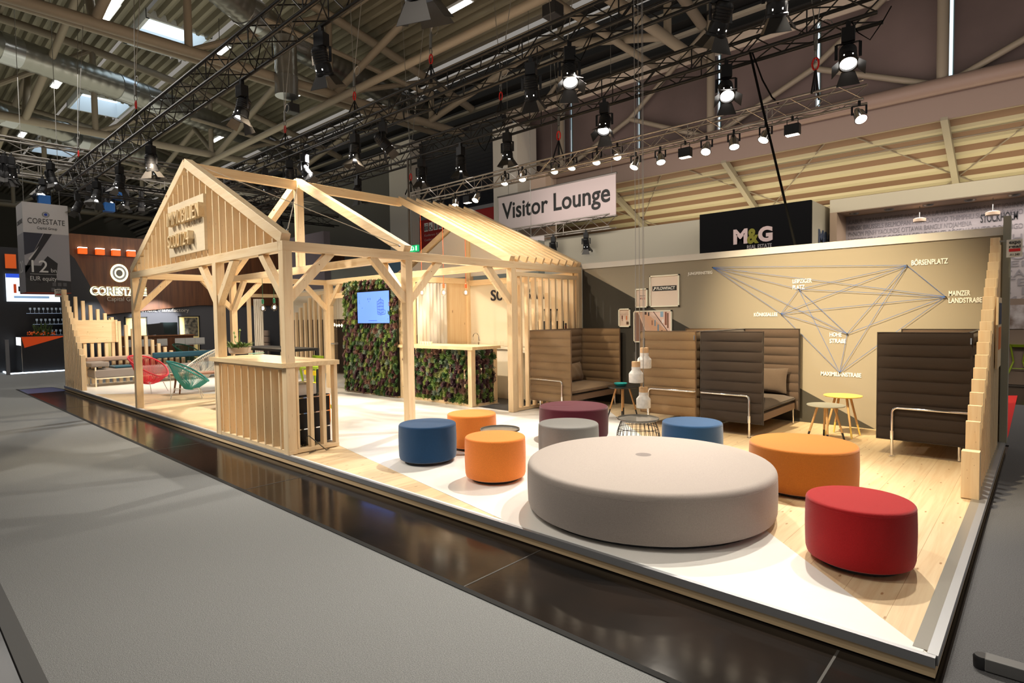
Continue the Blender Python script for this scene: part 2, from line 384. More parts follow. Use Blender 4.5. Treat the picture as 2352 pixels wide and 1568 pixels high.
# fascia under the tube and the lower roof of the side aisle
struct(MB().box((-20.1, WYH-.1, 6.62), (10, WYH, 7.62)).build('wall_fascia', mat('rose_fascia', (.25, .185, .155), .7)), 'rose-brown fascia above the side aisle')
def az(y): return 6.78-.43*(y-WYH)
struct(MB().poly([(-20.1, WYH+.0, az(WYH)+.06), (12, WYH+.0, az(WYH)+.06), (12, 22, az(22)+.06), (-20.1, 22, az(22)+.06)], .04, (0, 0, 1)).build('ceiling', mat('aisle_roof_shade', (.17, .10, .06), .7)), 'sloping side aisle ceiling, brown for the shade between its ribs')  # brown paints in the shade between the pale ribs
yy_ = WYH+.05
while yy_ < 21.6:
    pr = [(yy_, az(yy_)+.06), (yy_+.05, az(yy_+.05)), (yy_+.20, az(yy_+.20)), (yy_+.25, az(yy_+.25)+.06)]
    mb = MB()
    for (a_, b_), (c_, d_) in zip(pr, pr[1:]): mb.poly([(-20, a_, b_), (12, a_, b_), (12, c_, d_), (-20, c_, d_)])
    struct(mb.build('trim_rib', M_ROOF2), 'pale rib of the side aisle ceiling'); yy_ += .56
for x in (-19.0, -12.3, -7.6, -1.72, 4.2):
    struct(MB().bar((x, WYH-.1, az(WYH)-.10), (x, 21.8, az(21.8)-.10), .16, .20).build('trim_beam', mat('aisle_beam', (.30, .27, .20), .6)), 'sloping beam of the side aisle roof')
for y, dx in ((16.8, 0), (19.2, 2)):
    pipe((-19, y, az(y)-.15), (11, y, az(y)-.15), .022, M_HALLP, 'thin pipe under the side aisle roof', 6)
for x in (-10, -4.6, .6):
    pipe((x, WYH+.2, az(WYH)-.06), (x-4.5, 21.2, az(21.2)-.06), .018, M_HALLP, 'crossing rod under the side aisle roof', 6); pipe((x-4.5, WYH+.2, az(WYH)-.06), (x, 21.2, az(21.2)-.06), .018, M_HALLP, 'crossing rod under the side aisle roof', 6)
struct(MB().box((-20, 22, -.1), (12, 22.1, 4.6)).build('wall_back', mat('aisle_wall', (.44, .40, .31), .8)), 'pale back wall of the side aisle')
struct(MB().box((-20.1, 21.3, 4.0), (12, 21.6, 4.3)).build('trim_duct', mat('aisle_duct', (.32, .29, .22), .6)), 'long flat duct of the side aisle')
# white service towers with the louvred shutter between
M_TOWER = mat('tower_white', (.50, .47, .42), .8)
struct(MB().box((-24.0, 14.4, -.1), (-22.3, 15.6, 10.2)).build('wall_tower', M_TOWER), 'tall white service tower on the left')
struct(MB().box((-16.75, 14.4, -.1), (-15.4, 15.6, 9.4)).build('wall_tower', M_TOWER), 'tall white service tower on the right')
struct(MB().box((-15.4, 15.2, -.1), (-14.6, 15.9, 7.4)).build('wall_tower', mat('tower_cream', (.55, .42, .34), .8)), 'cream side of the service tower')
mb = MB(); z = 4.9
M_SHUT = mat('shutter_navy', (.012, .013, .019), .45)
vs = []; fs = []
k = 0
while z < 10:
    mb.bar((-22.3, 15.0, z), (-16.75, 15.0, z), .03, .16, (0, -.6, 1)); z += .17
mb.box((-22.3, 15.1, 4.8), (-16.75, 15.2, 10.2)); struct(mb.build('wall_shutter', M_SHUT), 'dark navy roller shutter')
# long tubes and light ceiling lamps: girders across the hall
def girder(x, y0, y1, label_):
    t = thing('trim_girder', label_, None, (x, y0, 9.8)); t['kind'] = 'structure'
    zb = 9.9; mtl = M_HALLP; n = 9
    top = [(x, y, RZ(y)-.55) for y in [y0+(y1-y0)*i/n for i in range(n+1)]]
    MB().path(top, .165, 12).build('top_chord', mtl, t, True)
    MB().tube((x, y0, zb), (x, y1, zb), .165, 12).build('bottom_chord', mtl, t, True)
    for i in range(n+1):
        if i % 2 == 0: MB().tube((x, top[i][1], zb), top[i], .12, 10).build('upright', mtl, t, True)
    for i in range(0, n-1, 2):
        MB().tube((x, top[i][1], zb), top[i+2], .10, 8).build('diagonal', mtl, t, True)
    MB().path([(x+.6, y0, RZ(y0)-2.2), (x+.6, y0+6, RZ(y0+6)-2.4), (x+.6, y1-3, RZ(y1-3)-1.6)], .09, 8).build('tie_rod', mtl, t, True)
for i, x in enumerate((-8.2, -19.2, -30.4, -41.6, -52.8)):
    girder(x, -6.0, 15.6, 'tubular roof girder, %s counted from the right' % ORD[i])
    girder_x2 = x-1.6
    pipe((girder_x2, -6, 10.5), (girder_x2, 15.6, 10.2), .12, M_HALLP, 'companion tube beside the roof girder', 10)
for y in (1.2, 8.6, 13.0):
    for x0 in (-8.2, -19.2, -30.4, -41.6):
        pipe((x0, y, 9.9), (x0-5.5, y+1.0, RZ(y)-.6), .13, M_HALLP, 'cross tube between roof girders', 10)
        pipe((x0-5.5, y+1.0, RZ(y)-.6), (x0-11.2, y, 9.9), .13, M_HALLP, 'cross tube between roof girders', 10)
for y in (-3, 0.6, 8.9, 13.2): pipe((-75, y, RZ(y)-.35), (14, y, RZ(y)-.35), .07, M_HALLP, 'purlin tube under the roof', 8)
pipe((-70, 8.4, 9.6), (-8, 8.4, 9.6), .13, M_HALLP, 'long tube across the hall', 10)
# the far end of the hall
struct(MB().box((-72, -14, -.1), (-71.5, 34, 14)).build('wall_far', mat('far_wall', (.16, .155, .13), .9)), 'far end wall of the hall')
struct(MB().box((-75, 16.2, -.1), (-20.1, 16.4, 10)).build('wall_side', mat('side_wall', (.14, .135, .12), .9)), 'dim side wall of the hall')
# ---------------- ventilation ducts
M_DUCT = mat('spiral_duct', (.30, .30, .28), .33, .9)
def duct(pts, r, label, endcap=None):
    t = thing('ventilation_duct', label, 'duct', pts[0], 'spiral ventilation ducts under the roof')
    P = [Vector(p) for p in pts]; mb = MB(); path = []; rs = []
    for a, b in zip(P, P[1:]):
        k = max(2, int((b-a).length/.11))
        for i in range(k):
            path.append(a.lerp(b, i/k)); rs.append(r*(1.0 if i % 3 else 1.035))
    mb.path(path, rs, 20); mb.build('pipe', M_DUCT, t, True)
    for p, q in zip(P[1:-1], P[2:]):
        d = (q-p).normalized()*.55
        MB().tube(p-d*.2, p+d, r*1.07, 20).build('joint_collar', mat('duct_collar', (.42, .44, .46), .25, .95), t, True)
    return t
zd = 11.6
duct([Zp(a, b, zd) for a, b in ((-70, 78), (0, 108), (272, 200), (330, 222), (600, 322), (720, 392))], .52, 'thick spiral duct crossing the upper left corner')
duct([Zp(a, b, zd) for a, b in ((470, -60), (560, 20), (660, 92), (905, 222), (985, 262))], .50, 'spiral duct running behind the front lighting truss')
duct([Zp(a, b, zd) for a, b in ((-60, 232), (0, 262), (150, 304), (172, 318), (330, 352), (420, 392))], .50, 'spiral duct in the distance at the far left')
p0 = Zp(655, 88, 11.2); p1 = p0-Vector((0, 0, 2.0))
duct([p0, p0.lerp(p1, .7), p1], .36, 'short spiral duct hanging straight down')
# ---------------- long strip lamps
M_TUBE = mat('strip_lamp_glow', (1, .97, .88), .4, emit=9)
def strip(px, py, z, label, big=1.0):
    p = Zp(px, py, z)
    t = thing('strip_lamp', label, 'lamp', p, 'strip lamps under the hall roof')
    L_ = .75*big
    MB().box((p.x-L_, p.y-.10, p.z), (p.x+L_, p.y+.10, p.z+.03)).build('tube', M_TUBE, t)
    MB().box((p.x-L_-.05, p.y-.16, p.z+.03), (p.x+L_+.05, p.y+.16, p.z+.12)).build('housing', M_SKYFR, t)
    MB().tube((p.x, p.y, p.z+.12), (p.x, p.y, RZ(p.y)+.2), .015, 6).build('hanger', M_STEEL, t)
for i, (a, b) in enumerate(((1045, 22), (700, 210), (500, 320), (365, 397), (265, 9), (252, 30), (132, 192), (50, 312), (505, 122))):
    strip(a, b, 12.4, ['bright strip lamp at the top centre of the picture', 'strip lamp seen between the two long trusses', 'strip lamp above the gable peak, farther back', 'small strip lamp left of the gable peak', 'strip lamp touching the top edge, upper left', 'strip lamp just below the one at the top left edge', 'strip lamp above the second skylight, at left', 'farthest strip lamp at the left edge', 'strip lamp glowing through the front truss'][i])
# ================================================================ STAND PLATFORM
XL, YB = -18.33, 5.95
struct(MB().box((XL, 0, -.09), (0, 6.15, -.004)).build('platform_base', WDECK), 'pine edged platform of the stand')
struct(MB().poly([(XL, 0, 0), (0, 0, 0), (0, 6.15, 0), (XL, 6.15, 0)], .004).build('floor_pine', WFLOOR), 'knotty pine boards of the stand')
wf = [(0, 0), (-6, 6), (-18.33, 6), (-18.33, 0), (-15.6, 0), (-13.1, 1.95), (-2.47, 0)]
struct(MB().poly([(x, y, .003) for x, y in wf], .003).build('floor_vinyl', M_WHITEFLOOR), 'white vinyl area of the stand floor')
struct(MB().poly([(-7.15, 4.02, .006), (-6.36, 4.02, .006), (-6.36, 5.9, .006), (-9.2, 5.9, .006), (-9.2, 4.6, .006), (-7.15, 4.6, .006)], .003).build('floor_kitchen', mat('kitchen_floor_grey', (.045, .047, .052), .5)), 'dark grey floor of the kitchen corner')
# aluminium nosing with its white inner rail
struct(MB().box((XL-.004, -.008, -.040), (.0, .022, .008)).build('trim_nosing', M_ALU), 'aluminium nosing along the front edge')
struct(MB().box((XL, .022, .002), (-.05, .045, .008)).build('trim_nosing', mat('nosing_white', (.80, .80, .78), .4)), 'white inner rail of the front edge')
struct(MB().box((-.035, .022, -.040), (.008, 6.1, .009)).build('trim_nosing', M_ALU), 'aluminium nosing along the right edge')
struct(MB().box((-.095, .05, .001), (-.035, 6.1, .008)).build('trim_rail', mat('rail_grey', (.36, .35, .32), .3, .5)), 'inner rail of the right edge')
# ================================================================ GREY LOUNGE WALL
w = thing('wall_lounge', 'taupe and dark two-tone lounge wall', None, (-3.1, YB, 0), kind='structure')
MB().box((-6.22, YB, 0), (-.02, YB+.12, 2.5)).build('wall_panel', M_TAUPE, w)
MB().box((-6.26, YB-.02, 2.5), (-.01, YB+.14, 2.60)).build('coping', mat('coping_white', (.66, .64, .60), .7), w)
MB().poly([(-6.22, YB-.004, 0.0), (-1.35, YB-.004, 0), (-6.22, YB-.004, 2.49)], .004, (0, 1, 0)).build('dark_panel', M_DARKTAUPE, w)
MB().box((-.05, YB-.05, 0), (.02, YB+.14, 2.72)).build('end_post', mat('wall_end_white', (.34, .34, .28), .6), w)
M_TXT = mat('white_lettering', (.92, .90, .84), .6)
def wall_text(name, lab, s, l, r_, t, b, y=YB-.006, m=M_TXT, **k):
    A = Yp(l[0], l[1], y); B = Yp(r_[0], r_[1], y)
    return A, B
def sign(label, lines, x, z, width, h, gap=.09, y=YB-.006):
    t = thing('wall_lettering', label, 'lettering', (x, y, z))
    for i, (s, w_) in enumerate(lines):
        text(s, w_, h, (x, y, z-i*gap), (1, 0, 0), (0, 0, 1), M_TXT, 'word', t, .004, bold=.022)
sign('white word JUNGFERNSTIEG painted on the taupe wall', [('JUNGFERNSTIEG', .42)], -4.07, 2.245, 0, .062)
sign('white word BÖRSENPLATZ at the upper right of the wall', [('BÖRSENPLATZ', .385)], -.965, 2.20, 0, .085)
sign('white words LEIPZIGER PLATZ above the centre node', [('LEIPZIGER', .262), ('PLATZ', .165)], -2.425, 2.04, 0, .062, .088)
sign('white word KÖNIGSALLEE left of the string node', [('KÖNIGSALLEE', .35)], -2.985, 1.56, 0, .07)
sign('white words MAINZER LANDSTRAßE at the right of the wall', [('MAINZER', .215), ('LANDSTRAßE', .33)], -.567, 1.79, 0, .065, .09)
sign('white words HOHE STRAßE beside the lower node', [('HOHE', .155), ('STRAßE', .21)], -1.925, 1.26, 0, .062, .09)
sign('white word MAXIMILIANSTRAßE at the bottom of the string map', [('MAXIMILIANSTRAßE', .51)], -2.035, .70, 0, .06)
# string map
nodes = [(-3.637, 2.359), (-1.012, 2.208), (-.597, 1.784), (-2.334, 1.952), (-2.582, 1.599), (-1.699, 1.306), (-1.788, .758)]
M_STR = mat('blue_string', (.02, .13, .50), .7)
st = thing('string_map', 'map of thin blue strings stretched between nails on the wall', 'wall art', (-2, YB, 1.6))
for a, b in ((0,1),(0,2),(0,3),(0,4),(0,5),(1,2),(1,3),(1,4),(1,5),(1,6),(2,3),(2,4),(2,5),(2,6),(3,4),(3,5),(3,6),(4,5),(4,6),(5,6)):
    MB().tube((nodes[a][0], YB-.03, nodes[a][1]), (nodes[b][0], YB-.03, nodes[b][1]), .0024, 5).build('string', M_STR, st)
for x, z in nodes: MB().tube((x, YB, z), (x, YB-.045, z), .007, 6).build('nail', M_BLACKM, st)
# picture frames
M_FRAME = mat('frame_white', (.90, .88, .74), .5)
def frame(x0, x1, z0, z1, label, paint, mat_=(.66, .52, .43), d=.035):
    t = thing('picture_frame', label, 'picture', ((x0+x1)/2, YB, z0)); b = .02; y1 = YB-d
    mb = MB()
    for A, B in (((x0, y1, z0), (x1, YB, z0+b)), ((x0, y1, z1-b), (x1, YB, z1)), ((x0, y1, z0), (x0+b, YB, z1)), ((x1-b, y1, z0), (x1, YB, z1))): mb.box(A, B)
    mb.build('border', M_FRAME, t)
    MB().box((x0+b, YB-.018, z0+b), (x1-b, YB-.002, z1-b)).build('sheet', mat('paper_%g_%g' % (x0, z0), mat_, .6), t)
    paint(t, x0+b, x1-b, z0+b, z1-b, YB-.020)
def dabs(t, items, y, name='print'):
    for (x0, z0, x1, z1, c) in items:
        MB().box((x0, y, z0), (x1, y+.003, z1)).build(name, mat('ink_%g_%g_%g' % c, c, .6), t)
def P_flow(t, x0, x1, z0, z1, y):
    w_, h = x1-x0, z1-z0; zc = z0+h*.575
    MB().box((x0+.03, y, zc-.035), (x1-.03, y+.003, zc+.05)).build('logo_bar', mat('ink_black', (.02, .02, .02), .6), t)
    text('FLOWFACT', w_*.66, .052, (x0+.115, y-.001, zc-.018), (1, 0, 0), (0, 0, 1), M_TXT, 'logo_word', t, .002, bold=.02)
    ax, az = x0+.045, zc-.02
    MB().poly([(ax, y-.002, az), (ax+.012, y-.002, az-.006), (ax+.042, y-.002, az+.032), (ax+.052, y-.002, az+.020), (ax+.052, y-.002, az+.055), (ax+.012, y-.002, az+.052), (ax+.026, y-.002, az+.042)], .002, (0, 1, 0)).build('logo_arrow', M_TXT, t)
def P_small(t, x0, x1, z0, z1, y):
    w_, h = x1-x0, z1-z0; K = (.10, .05, .04); Rr = (.45, .16, .13)
    it = [(x0+w_*.3, z0+h*.62, x0+w_*.85, z0+h*.65, K)]
    for i in range(7): it.append((x0+w_*(.28+.085*i), z0+h*(.40+.02*(i % 3)), x0+w_*(.33+.085*i), z0+h*(.54-.02*(i % 2)), K if i % 3 == 1 else Rr))
    dabs(t, it, y)
def P_left(t, x0, x1, z0, z1, y):
    w_, h = x1-x0, z1-z0; K = (.20, .07, .05)
    it = [(x0+w_*(.12+.14*i), z0+h*.40, x0+w_*(.13+.14*i), z0+h*(.72+.03*i), (.45, .30, .22)) for i in range(6)]
    it += [(x0+w_*.2, z0+h*.42, x0+w_*.32, z0+h*.64, K), (x0+w_*.24, z0+h*.3, x0+w_*.29, z0+h*.43, K), (x0+w_*.66, z0+h*.36, x0+w_*.76, z0+h*.62, (.75, .20, .06)), (x0+w_*.7, z0+h*.08, x0+w_*.95, z0+h*.26, (.10, .05, .03)), (x0, z0+h*.7, x1, z0+h*.715, (.45, .30, .22))]
    dabs(t, it, y)
def P_street(t, x0, x1, z0, z1, y):
    w_, h = x1-x0, z1-z0
    def q(p, c, nm='street_shape', dy=0):
        MB().poly([(x0+a*w_, y-dy, z0+b*h) for a, b in p], .002, (0, 1, 0)).build(nm, mat('ink_%g_%g_%g' % c, c, .6), t)
    q([(0, 0), (.42, 0), (.10, .97), (0, .97)], (.26, .15, .11)); q([(.10, .97), (.42, 0), (.44, 0), (.13, .97)], (.80, .60, .48), dy=.0005)
    q([(.60, 0), (1, 0), (1, .25), (.30, 1), (.22, 1)], (.72, .44, .30)); q([(.30, 1), (1, .25), (1, 1)], (.78, .58, .50))
    q([(.52, 1), (.545, 1), (1, .22), (1, .18)], (.12, .06, .05), dy=.001)
    for (a, b, c_, d_, col) in ((.72, .82, .08, .18, (.30, .45, .60)), (.56, .52, .03, .20, (.20, .32, .45)), (.64, .35, .04, .22, (.20, .32, .45)), (.84, .55, .05, .43, (.28, .10, .06)), (.90, .45, .04, .5, (.20, .09, .05)), (.74, .12, .04, .26, (.10, .04, .03)), (.29, .9, .05, .1, (.08, .05, .05)), (.38, .86, .04, .12, (.10, .08, .07)), (.22, .06, .05, .12, (.04, .03, .05)), (.48, .55, .03, .16, (.35, .16, .10)), (.76, .62, .05, .12, (.88, .80, .80))):
        q([(a, b), (a+c_, b), (a+c_, b+d_), (a, b+d_)], col, 'street_detail', .0015)
frame(-4.77, -4.215, 1.745, 2.288, 'large square white frame with the FLOWFACT logo sheet', P_flow, (.78, .66, .56))
frame(-5.055, -4.815, 1.74, 2.075, 'small white frame with tiny print, upper left of the logo frame', P_small)
frame(-5.403, -5.165, 1.398, 1.73, 'small white frame with two walking figures, leftmost picture', P_left)
frame(-5.095, -4.353, 1.125, 1.685, 'wide white frame with a street photograph above the sofa', P_street, (.70, .45, .33), .03)
# ================================================================ TIMBER PAVILION
PL, PR = -12.18, -6.28; FR = [.06, 1.83, 4.0, 5.88]; S = .115; ZE = 2.42; RX = -9.28; ZR = 4.02
pav = thing('timber_pavilion', 'open pine house frame with pitched roof and slatted gable', 'pavilion', ((PL+PR)/2, 3, 0))
def wbar(name, p, q, m, w=S, h=S, up=(0, 0, 1), bev=.004, parent=None):
    o = MB().bar(p, q, w, h, up).build(name, m, parent or pav, bevel=bev)
    return o
for y in FR:
    for x in (PL, PR):
        wbar('post', (x, y, 0.006), (x, y, ZE), WZ, up=(0, 1, 0))
wbar('post', (-8.27, .06, .006), (-8.27, .06, ZE), WZ, .13, .12, (0, 1, 0))
for x in (PL, PR): wbar('wall_plate', (x, FR[0]-S/2, ZE+S/2), (x, FR[3]+S/2, ZE+S/2), WY)
for i, y in enumerate(FR):
    if i < 3: wbar('tie_beam', (PL+S/2, y, ZE+S/2), (PR-S/2, y, ZE+S/2), WX)
slope = (ZR-.06-(ZE+S))/(abs(RX-PR))
for i, y in enumerate(FR):
    for sx in ((-1, 1) if i != 2 else (1,)):
        xe = PL-.02 if sx < 0 else PR+.02
        wbar('rafter', (xe, y, ZE+S+.03), (RX, y, ZR-.02), WX, S, .13, up=(0, 0, 1))
    if i in (1, 3): wbar('king_post', (RX, y, ZE+S if i == 1 else ZE-.0), (RX, y, ZR-.10), WZ, .12, .12, (0, 1, 0))
wbar('ridge_beam', (RX, FR[0]-.02, ZR-.08), (RX, FR[2], ZR-.08), WY, .09, .15)
def brace(x, y, d, L_=.56):
    wbar('brace', (x+d[0]*.03, y+d[1]*.03, ZE-L_), (x+d[0]*(L_+.03), y+d[1]*(L_+.03), ZE+.02), WZ, .085, .10, up=(d[0], d[1], -1))
for (x, y, ds) in ((PL, FR[0], ((1, 0), (0, 1))), (-8.27, FR[0], ((-1, 0), (1, 0))), (PR, FR[0], ((-1, 0), (0, 1))), (PR, FR[1], ((0, 1), (0, -1), (-1, 0))), (PR, FR[2], ((0, -1), (-1, 0))), (PL, FR[1], ((0, 1), (0, -1), (1, 0))), (PL, FR[2], ((0, -1), (1, 0)))):
    for d in ds: brace(x, y, d)
# fins of the gable
x = PL+.16; k = 0
while x < PR-.15:
    zt = ZE+S+.03+slope*min(x-PL, PR-x)-.075
    if zt-(ZE+S) > .05:
        wbar('gable_fin', (x, .06, ZE+S), (x, .06, zt), WZ, .026, .11, (0, 1, 0), .0015)
    x += .2215
# roof boards over the kitchen bay (right slope)
n = 8
for i in range(n):
    y = FR[2]+.17+i*(FR[3]-FR[2]-.34)/(n-1)
    o = wbar('roof_board', (PR+.02, y, ZE+S+.05), (RX+.03*(i % 2), y, ZR+.0), WX, .042, .12)
# white gable infill at the back and boarded kitchen walls
struct_w = thing('wall_kitchen', 'white and pine board walls of the kitchen corner', None, (-7.7, 5.9, 0), kind='structure')
MB().box((RX, 5.84, .0), (PR-S/2, 5.87, ZE)).build('white_panel', M_CREAM, struct_w)
MB().poly([(PL+.2, 5.86, ZE+S), (PR-.2, 5.86, ZE+S), (RX, 5.86, ZR-.12)], .02, (0, 1, 0)).build('gable_panel', mat('gable_white', (.70, .68, .66), .8), struct_w)
MB().box((RX-.03, 5.16, .0), (RX, 5.84, ZE)).build('board_wall', WPLY, struct_w)
MB().box((RX-.03, 4.06, .0), (RX, 4.34, ZE)).build('board_wall', WPLY, struct_w)
MB().box((RX-.06, 4.0, ZE-.06), (RX+.04, 5.86, ZE+.06)).build('head_rail', WY, struct_w, bevel=.003)
MB().box((RX+.04, 5.80, ZE-.10), (PR-.06, 5.87, ZE+.02)).build('head_rail', WX, struct_w, bevel=.003)
MB().box((RX-.06, 3.94, 0), (RX+.06, 4.06, ZE+.02)).build('corner_post', WZ, struct_w, bevel=.003)
MB().box((RX-.02, 5.76, 0), (RX+.06, 5.84, ZE)).build('corner_post', WZ, struct_w, bevel=.003)
# curtain
mb = MB(); vs = []; nn = 60
for i in range(nn+1):
    y = 4.34+.82*i/nn; x = RX+.03+.013*math.sin(i*.9)+.009*math.sin(i*.37)
    vs += [(x, y, .05), (x, y, ZE-.07)]
mb.add(vs, [(2*i, 2*i+2, 2*i+3, 2*i+1) for i in range(nn)])
o = mb.build('curtain', mat('curtain_linen', (.74, .70, .64), .9), None, True)
sm = o.modifiers.new('thick', 'SOLIDIFY'); sm.thickness = .004
tag(o, 'long off-white curtain hanging in the doorway behind the bar', 'curtain')
# letters SCOUT BAR
t = thing('bar_sign', 'dark raised letters SCOUT BAR on the cream kitchen wall', 'sign', (-7.7, 5.84, 1.96))
x = -8.56
for ch, w_ in (('S', .17), ('C', .175), ('O', .20), ('U', .185), ('T', .165), (' ', .09), ('B', .16), ('A', .195), ('R', .17)):
    if ch != ' ': text(ch, w_*.86, .235, (x, 5.835, 1.965), (1, 0, 0), (0, 0, 1), mat('letter_navy', (.010, .012, .03), .5), 'letter', t, .02, bold=.012)
    x += w_
# slatted screen
sc = thing('slatted_screen', 'pine slat screen between the kitchen and the brown sofa', 'screen', (PR, 4.95, 0))
wbar('rail', (PR, FR[2]+S/2, 2.33), (PR, FR[3]-S/2, 2.33), WY, .08, .075, parent=sc)
wbar('rail', (PR, FR[2]+S/2, .035), (PR, FR[3]-S/2, .035), WY, .09, .05, parent=sc)
wbar('stile', (PR, FR[2]+S/2+.022, .06), (PR, FR[2]+S/2+.022, 2.3), WZ, .09, .04, (0, 1, 0), parent=sc)
wbar('stile', (PR, FR[3]-S/2-.022, .06), (PR, FR[3]-S/2-.022, 2.3), WZ, .09, .04, (0, 1, 0), parent=sc)
for i in range(9):
    y = FR[2]+.20+i*.188
    wbar('slat', (PR, y, .06), (PR, y, 2.293), WZ, .085, .042, (0, 1, 0), .003, parent=sc)
# steel cables with eyes on the roof
M_CABLE = mat('guy_cable', (.55, .50, .42), .4, .6)
def wire(name, label, p, q, r=.006, m=None, eye=True):
    t = thing(name, label, 'cable', p)
    MB().tube(p, q, r, 6).build('cable', m or M_CABLE, t)
    if eye: MB().tube(p, Vector(p)+(Vector(q)-Vector(p)).normalized()*.08, .018, 8).build('turnbuckle', M_CHROME, t)
wire('guy_cable', 'thin guy cable from the right gable foot up to the ridge', (PR-.05, .12, 2.66), (RX+.05, 1.80, ZR-.06))
wire('guy_cable', 'long guy cable from the gable peak down to the middle eaves joint', (PR-.02, FR[1]-.02, 2.60), (RX, .04, ZR+.02))
wire('guy_cable', 'guy cable crossing the left roof bay', (PL+.05, FR[1], 2.62), (RX, .06, ZR))
# pale pole standing behind the right eaves joint
a_ = Yp(941, 568, 6.31); b_ = Vector((a_.x, 6.31, 5.76))
tag(MB().tube(a_, b_, .03, 10).build('support_pole', mat('pole_dark', (.16,.14,.12), .4, .6), None, True), 'slim dark pole hanging from the rear truss behind the middle eaves joint', 'pole')
# gable sign
gs = thing('gable_sign', 'square pine board with raised wooden letters IMMOBILIEN SCOUT24 on the gable', 'sign', (-9.17, -.06, 2.62))
MB().box((-9.91, -.045, 2.618), (-8.435, -.005, 3.41)).build('board', mat('sign_board_pine', (.80, .66, .46), .5, noise=.06, nscale=3, stretch=(1, 1, 6)), gs, bevel=.002)
def rowtext(s, x0, x1, z, h):
    ws = {'I': .5, 'M': 1.45, 'L': .85, 'E': .9, 'T': .9, '1': .6}
    tot = sum(ws.get(c, 1.05) for c in s); x = x0
    for c in s:
        w_ = ws.get(c, 1.05)*(x1-x0)/tot
        text(c, w_*(.62 if c == 'I' else .84), h, (x, -.047, z), (1, 0, 0), (0, 0, 1), WTOP, 'letter', gs, .08, bold=.0); x += w_
rowtext('IMMOBILIEN', -9.72, -8.38, 3.075, .20)
rowtext('SCOUT24', -9.72, -8.80, 2.74, .19)
# ================================================================ RECEPTION COUNTER
rc = thing('reception_counter', 'pine counter with vertical fins wrapped around the corner post', 'counter', (-7.3, .35, 0))
zt = 1.045
mb = MB().poly([(-8.42, -.05, zt+.055), (-6.215, -.05, zt+.055), (-6.215, .70, zt+.055), (-8.42, .70, zt+.055)], .055)
mb.build('worktop', WTOP, rc, bevel=.002)
for z in (.035,): wbar('rail', (-8.33, .05, z), (-6.22, .05, z), WX, .09, .05, parent=rc); wbar('rail', (-6.28, .12, z), (-6.28, .68, z), WY, .09, .05, parent=rc)
wbar('rail', (-8.33, .05, zt-.015), (-6.34, .05, zt-.015), WX, .09, .03, parent=rc)
for i in range(10):
    x = -8.33+i*.2135
    wbar('fin', (x, .05, .06), (x, .05, zt-.03), WZ, .026, .10, (0, 1, 0), .0015, parent=rc)
wbar('stile', (-8.36, .055, .0), (-8.36, .055, zt), WZ, .03, .11, (0, 1, 0), parent=rc)
for y in (.145, .325, .49, .655): wbar('fin', (-6.28, y, .06), (-6.28, y, zt-.0), WZ, .085, .045 if y > .2 else .03, (0, 1, 0), .003, parent=rc)
# ================================================================ FENCES OF UPRIGHT SLATS
fl = thing('slat_fence', 'pine slat fence stepping down around the far left corner', 'fence', (-18.2, .1, 0))
N1 = 12
for i in range(N1):
    x = -18.27+i*.155; h = 2.48-i*.148
    w_ = .095
    wbar('slat', (x, .07, .006), (x, .07, h), WZ, w_, .10, (0, 1, 0), .004, parent=fl)
for i in range(18):
    y = .29+i*.157; h = 2.30-i*.1075
    if h < .3: break
    wbar('slat', (-18.22, y, .006), (-18.22, y, h), WZ, .10, .07, (0, 1, 0), .003, parent=fl)
wbar('board', (-18.16, .22, 1.39), (-18.16, 1.17, 1.39), WY, .02, .60, parent=fl)
wbar('board', (-18.12, 1.12, 1.39), (-18.12, 1.17, 1.39), WY, .07, .60, parent=fl)
fr = thing('slat_fence', 'pine slat fence stepping down towards the camera at the right edge', 'fence', (-.1, 4.5, 0))
hs = [.41, .64, .76, .86, .965, 1.06, 1.175, 1.29, 1.40, 1.49, 1.61, 1.75, 1.85, 1.95, 2.05, 2.15, 2.26, 2.36]
for i, h in enumerate(hs):
    y = 3.03+i*.155
    wbar('slat', (-.105, y, .006), (-.105, y, h), WZ, .10 if i else .125, .045 if i else .10, (0, 1, 0), .003, parent=fr)
wbar('slat', (-.115, 5.80, .006), (-.115, 5.80, 2.46), WZ, .09, .09, (0, 1, 0), .003, parent=fr)
po = thing('info_board', 'narrow board with dark and orange pictures on the right fence', 'board', (-.03, 5.05, .98))
MB().box((-.045, 4.75, .98), (-.025, 5.35, 1.74)).build('board', WPLY, po)
MB().box((-.024, 4.88, 1.45), (-.020, 5.25, 1.68)).build('picture', mat('poster_navy', (.03, .05, .10), .5), po)
MB().box((-.024, 4.84, 1.18), (-.020, 5.2, 1.42)).build('picture', mat('poster_orange', (.75, .20, .04), .5), po)
# back of the meeting area: ascending slats on the rear edge, glass booth
fb = thing('slat_fence', 'pine slat fence rising to the right behind the black high table', 'fence', (-17, 5.9, 0))
for i in range(11):
    x = -18.2+i*.2925; h = 1.43+i*.143
    if h > 2.42: h = 2.42
    wbar('slat', (x, 5.86, .006), (x, 5.86, h), WZ, .10, .08, (0, 1, 0), .003, parent=fb)
struct(MB().box((-18.6, 6.02, 1.62), (-12.3, 6.1, 2.55)).build('wall_meeting', M_CREAM), 'cream upper panel behind the rising slats')
struct(MB().box((-18.6, 6.10, 0), (-12.3, 6.16, 1.62)).build('wall_meeting', mat('umber_wall', (.035, .022, .014), .7)), 'dark brown lower panel behind the rising slats')
bo = thing('booth_frame', 'pine framed glass booth at the rear left of the stand', 'booth', (-18.2, 5.2, 0))
for p in ((-18.22, 4.75), (-18.22, 5.8), (-12.6, 5.8)): wbar('post', (p[0], p[1], .006), (p[0], p[1], 2.36), WZ, .10, .10, (0, 1, 0), parent=bo)
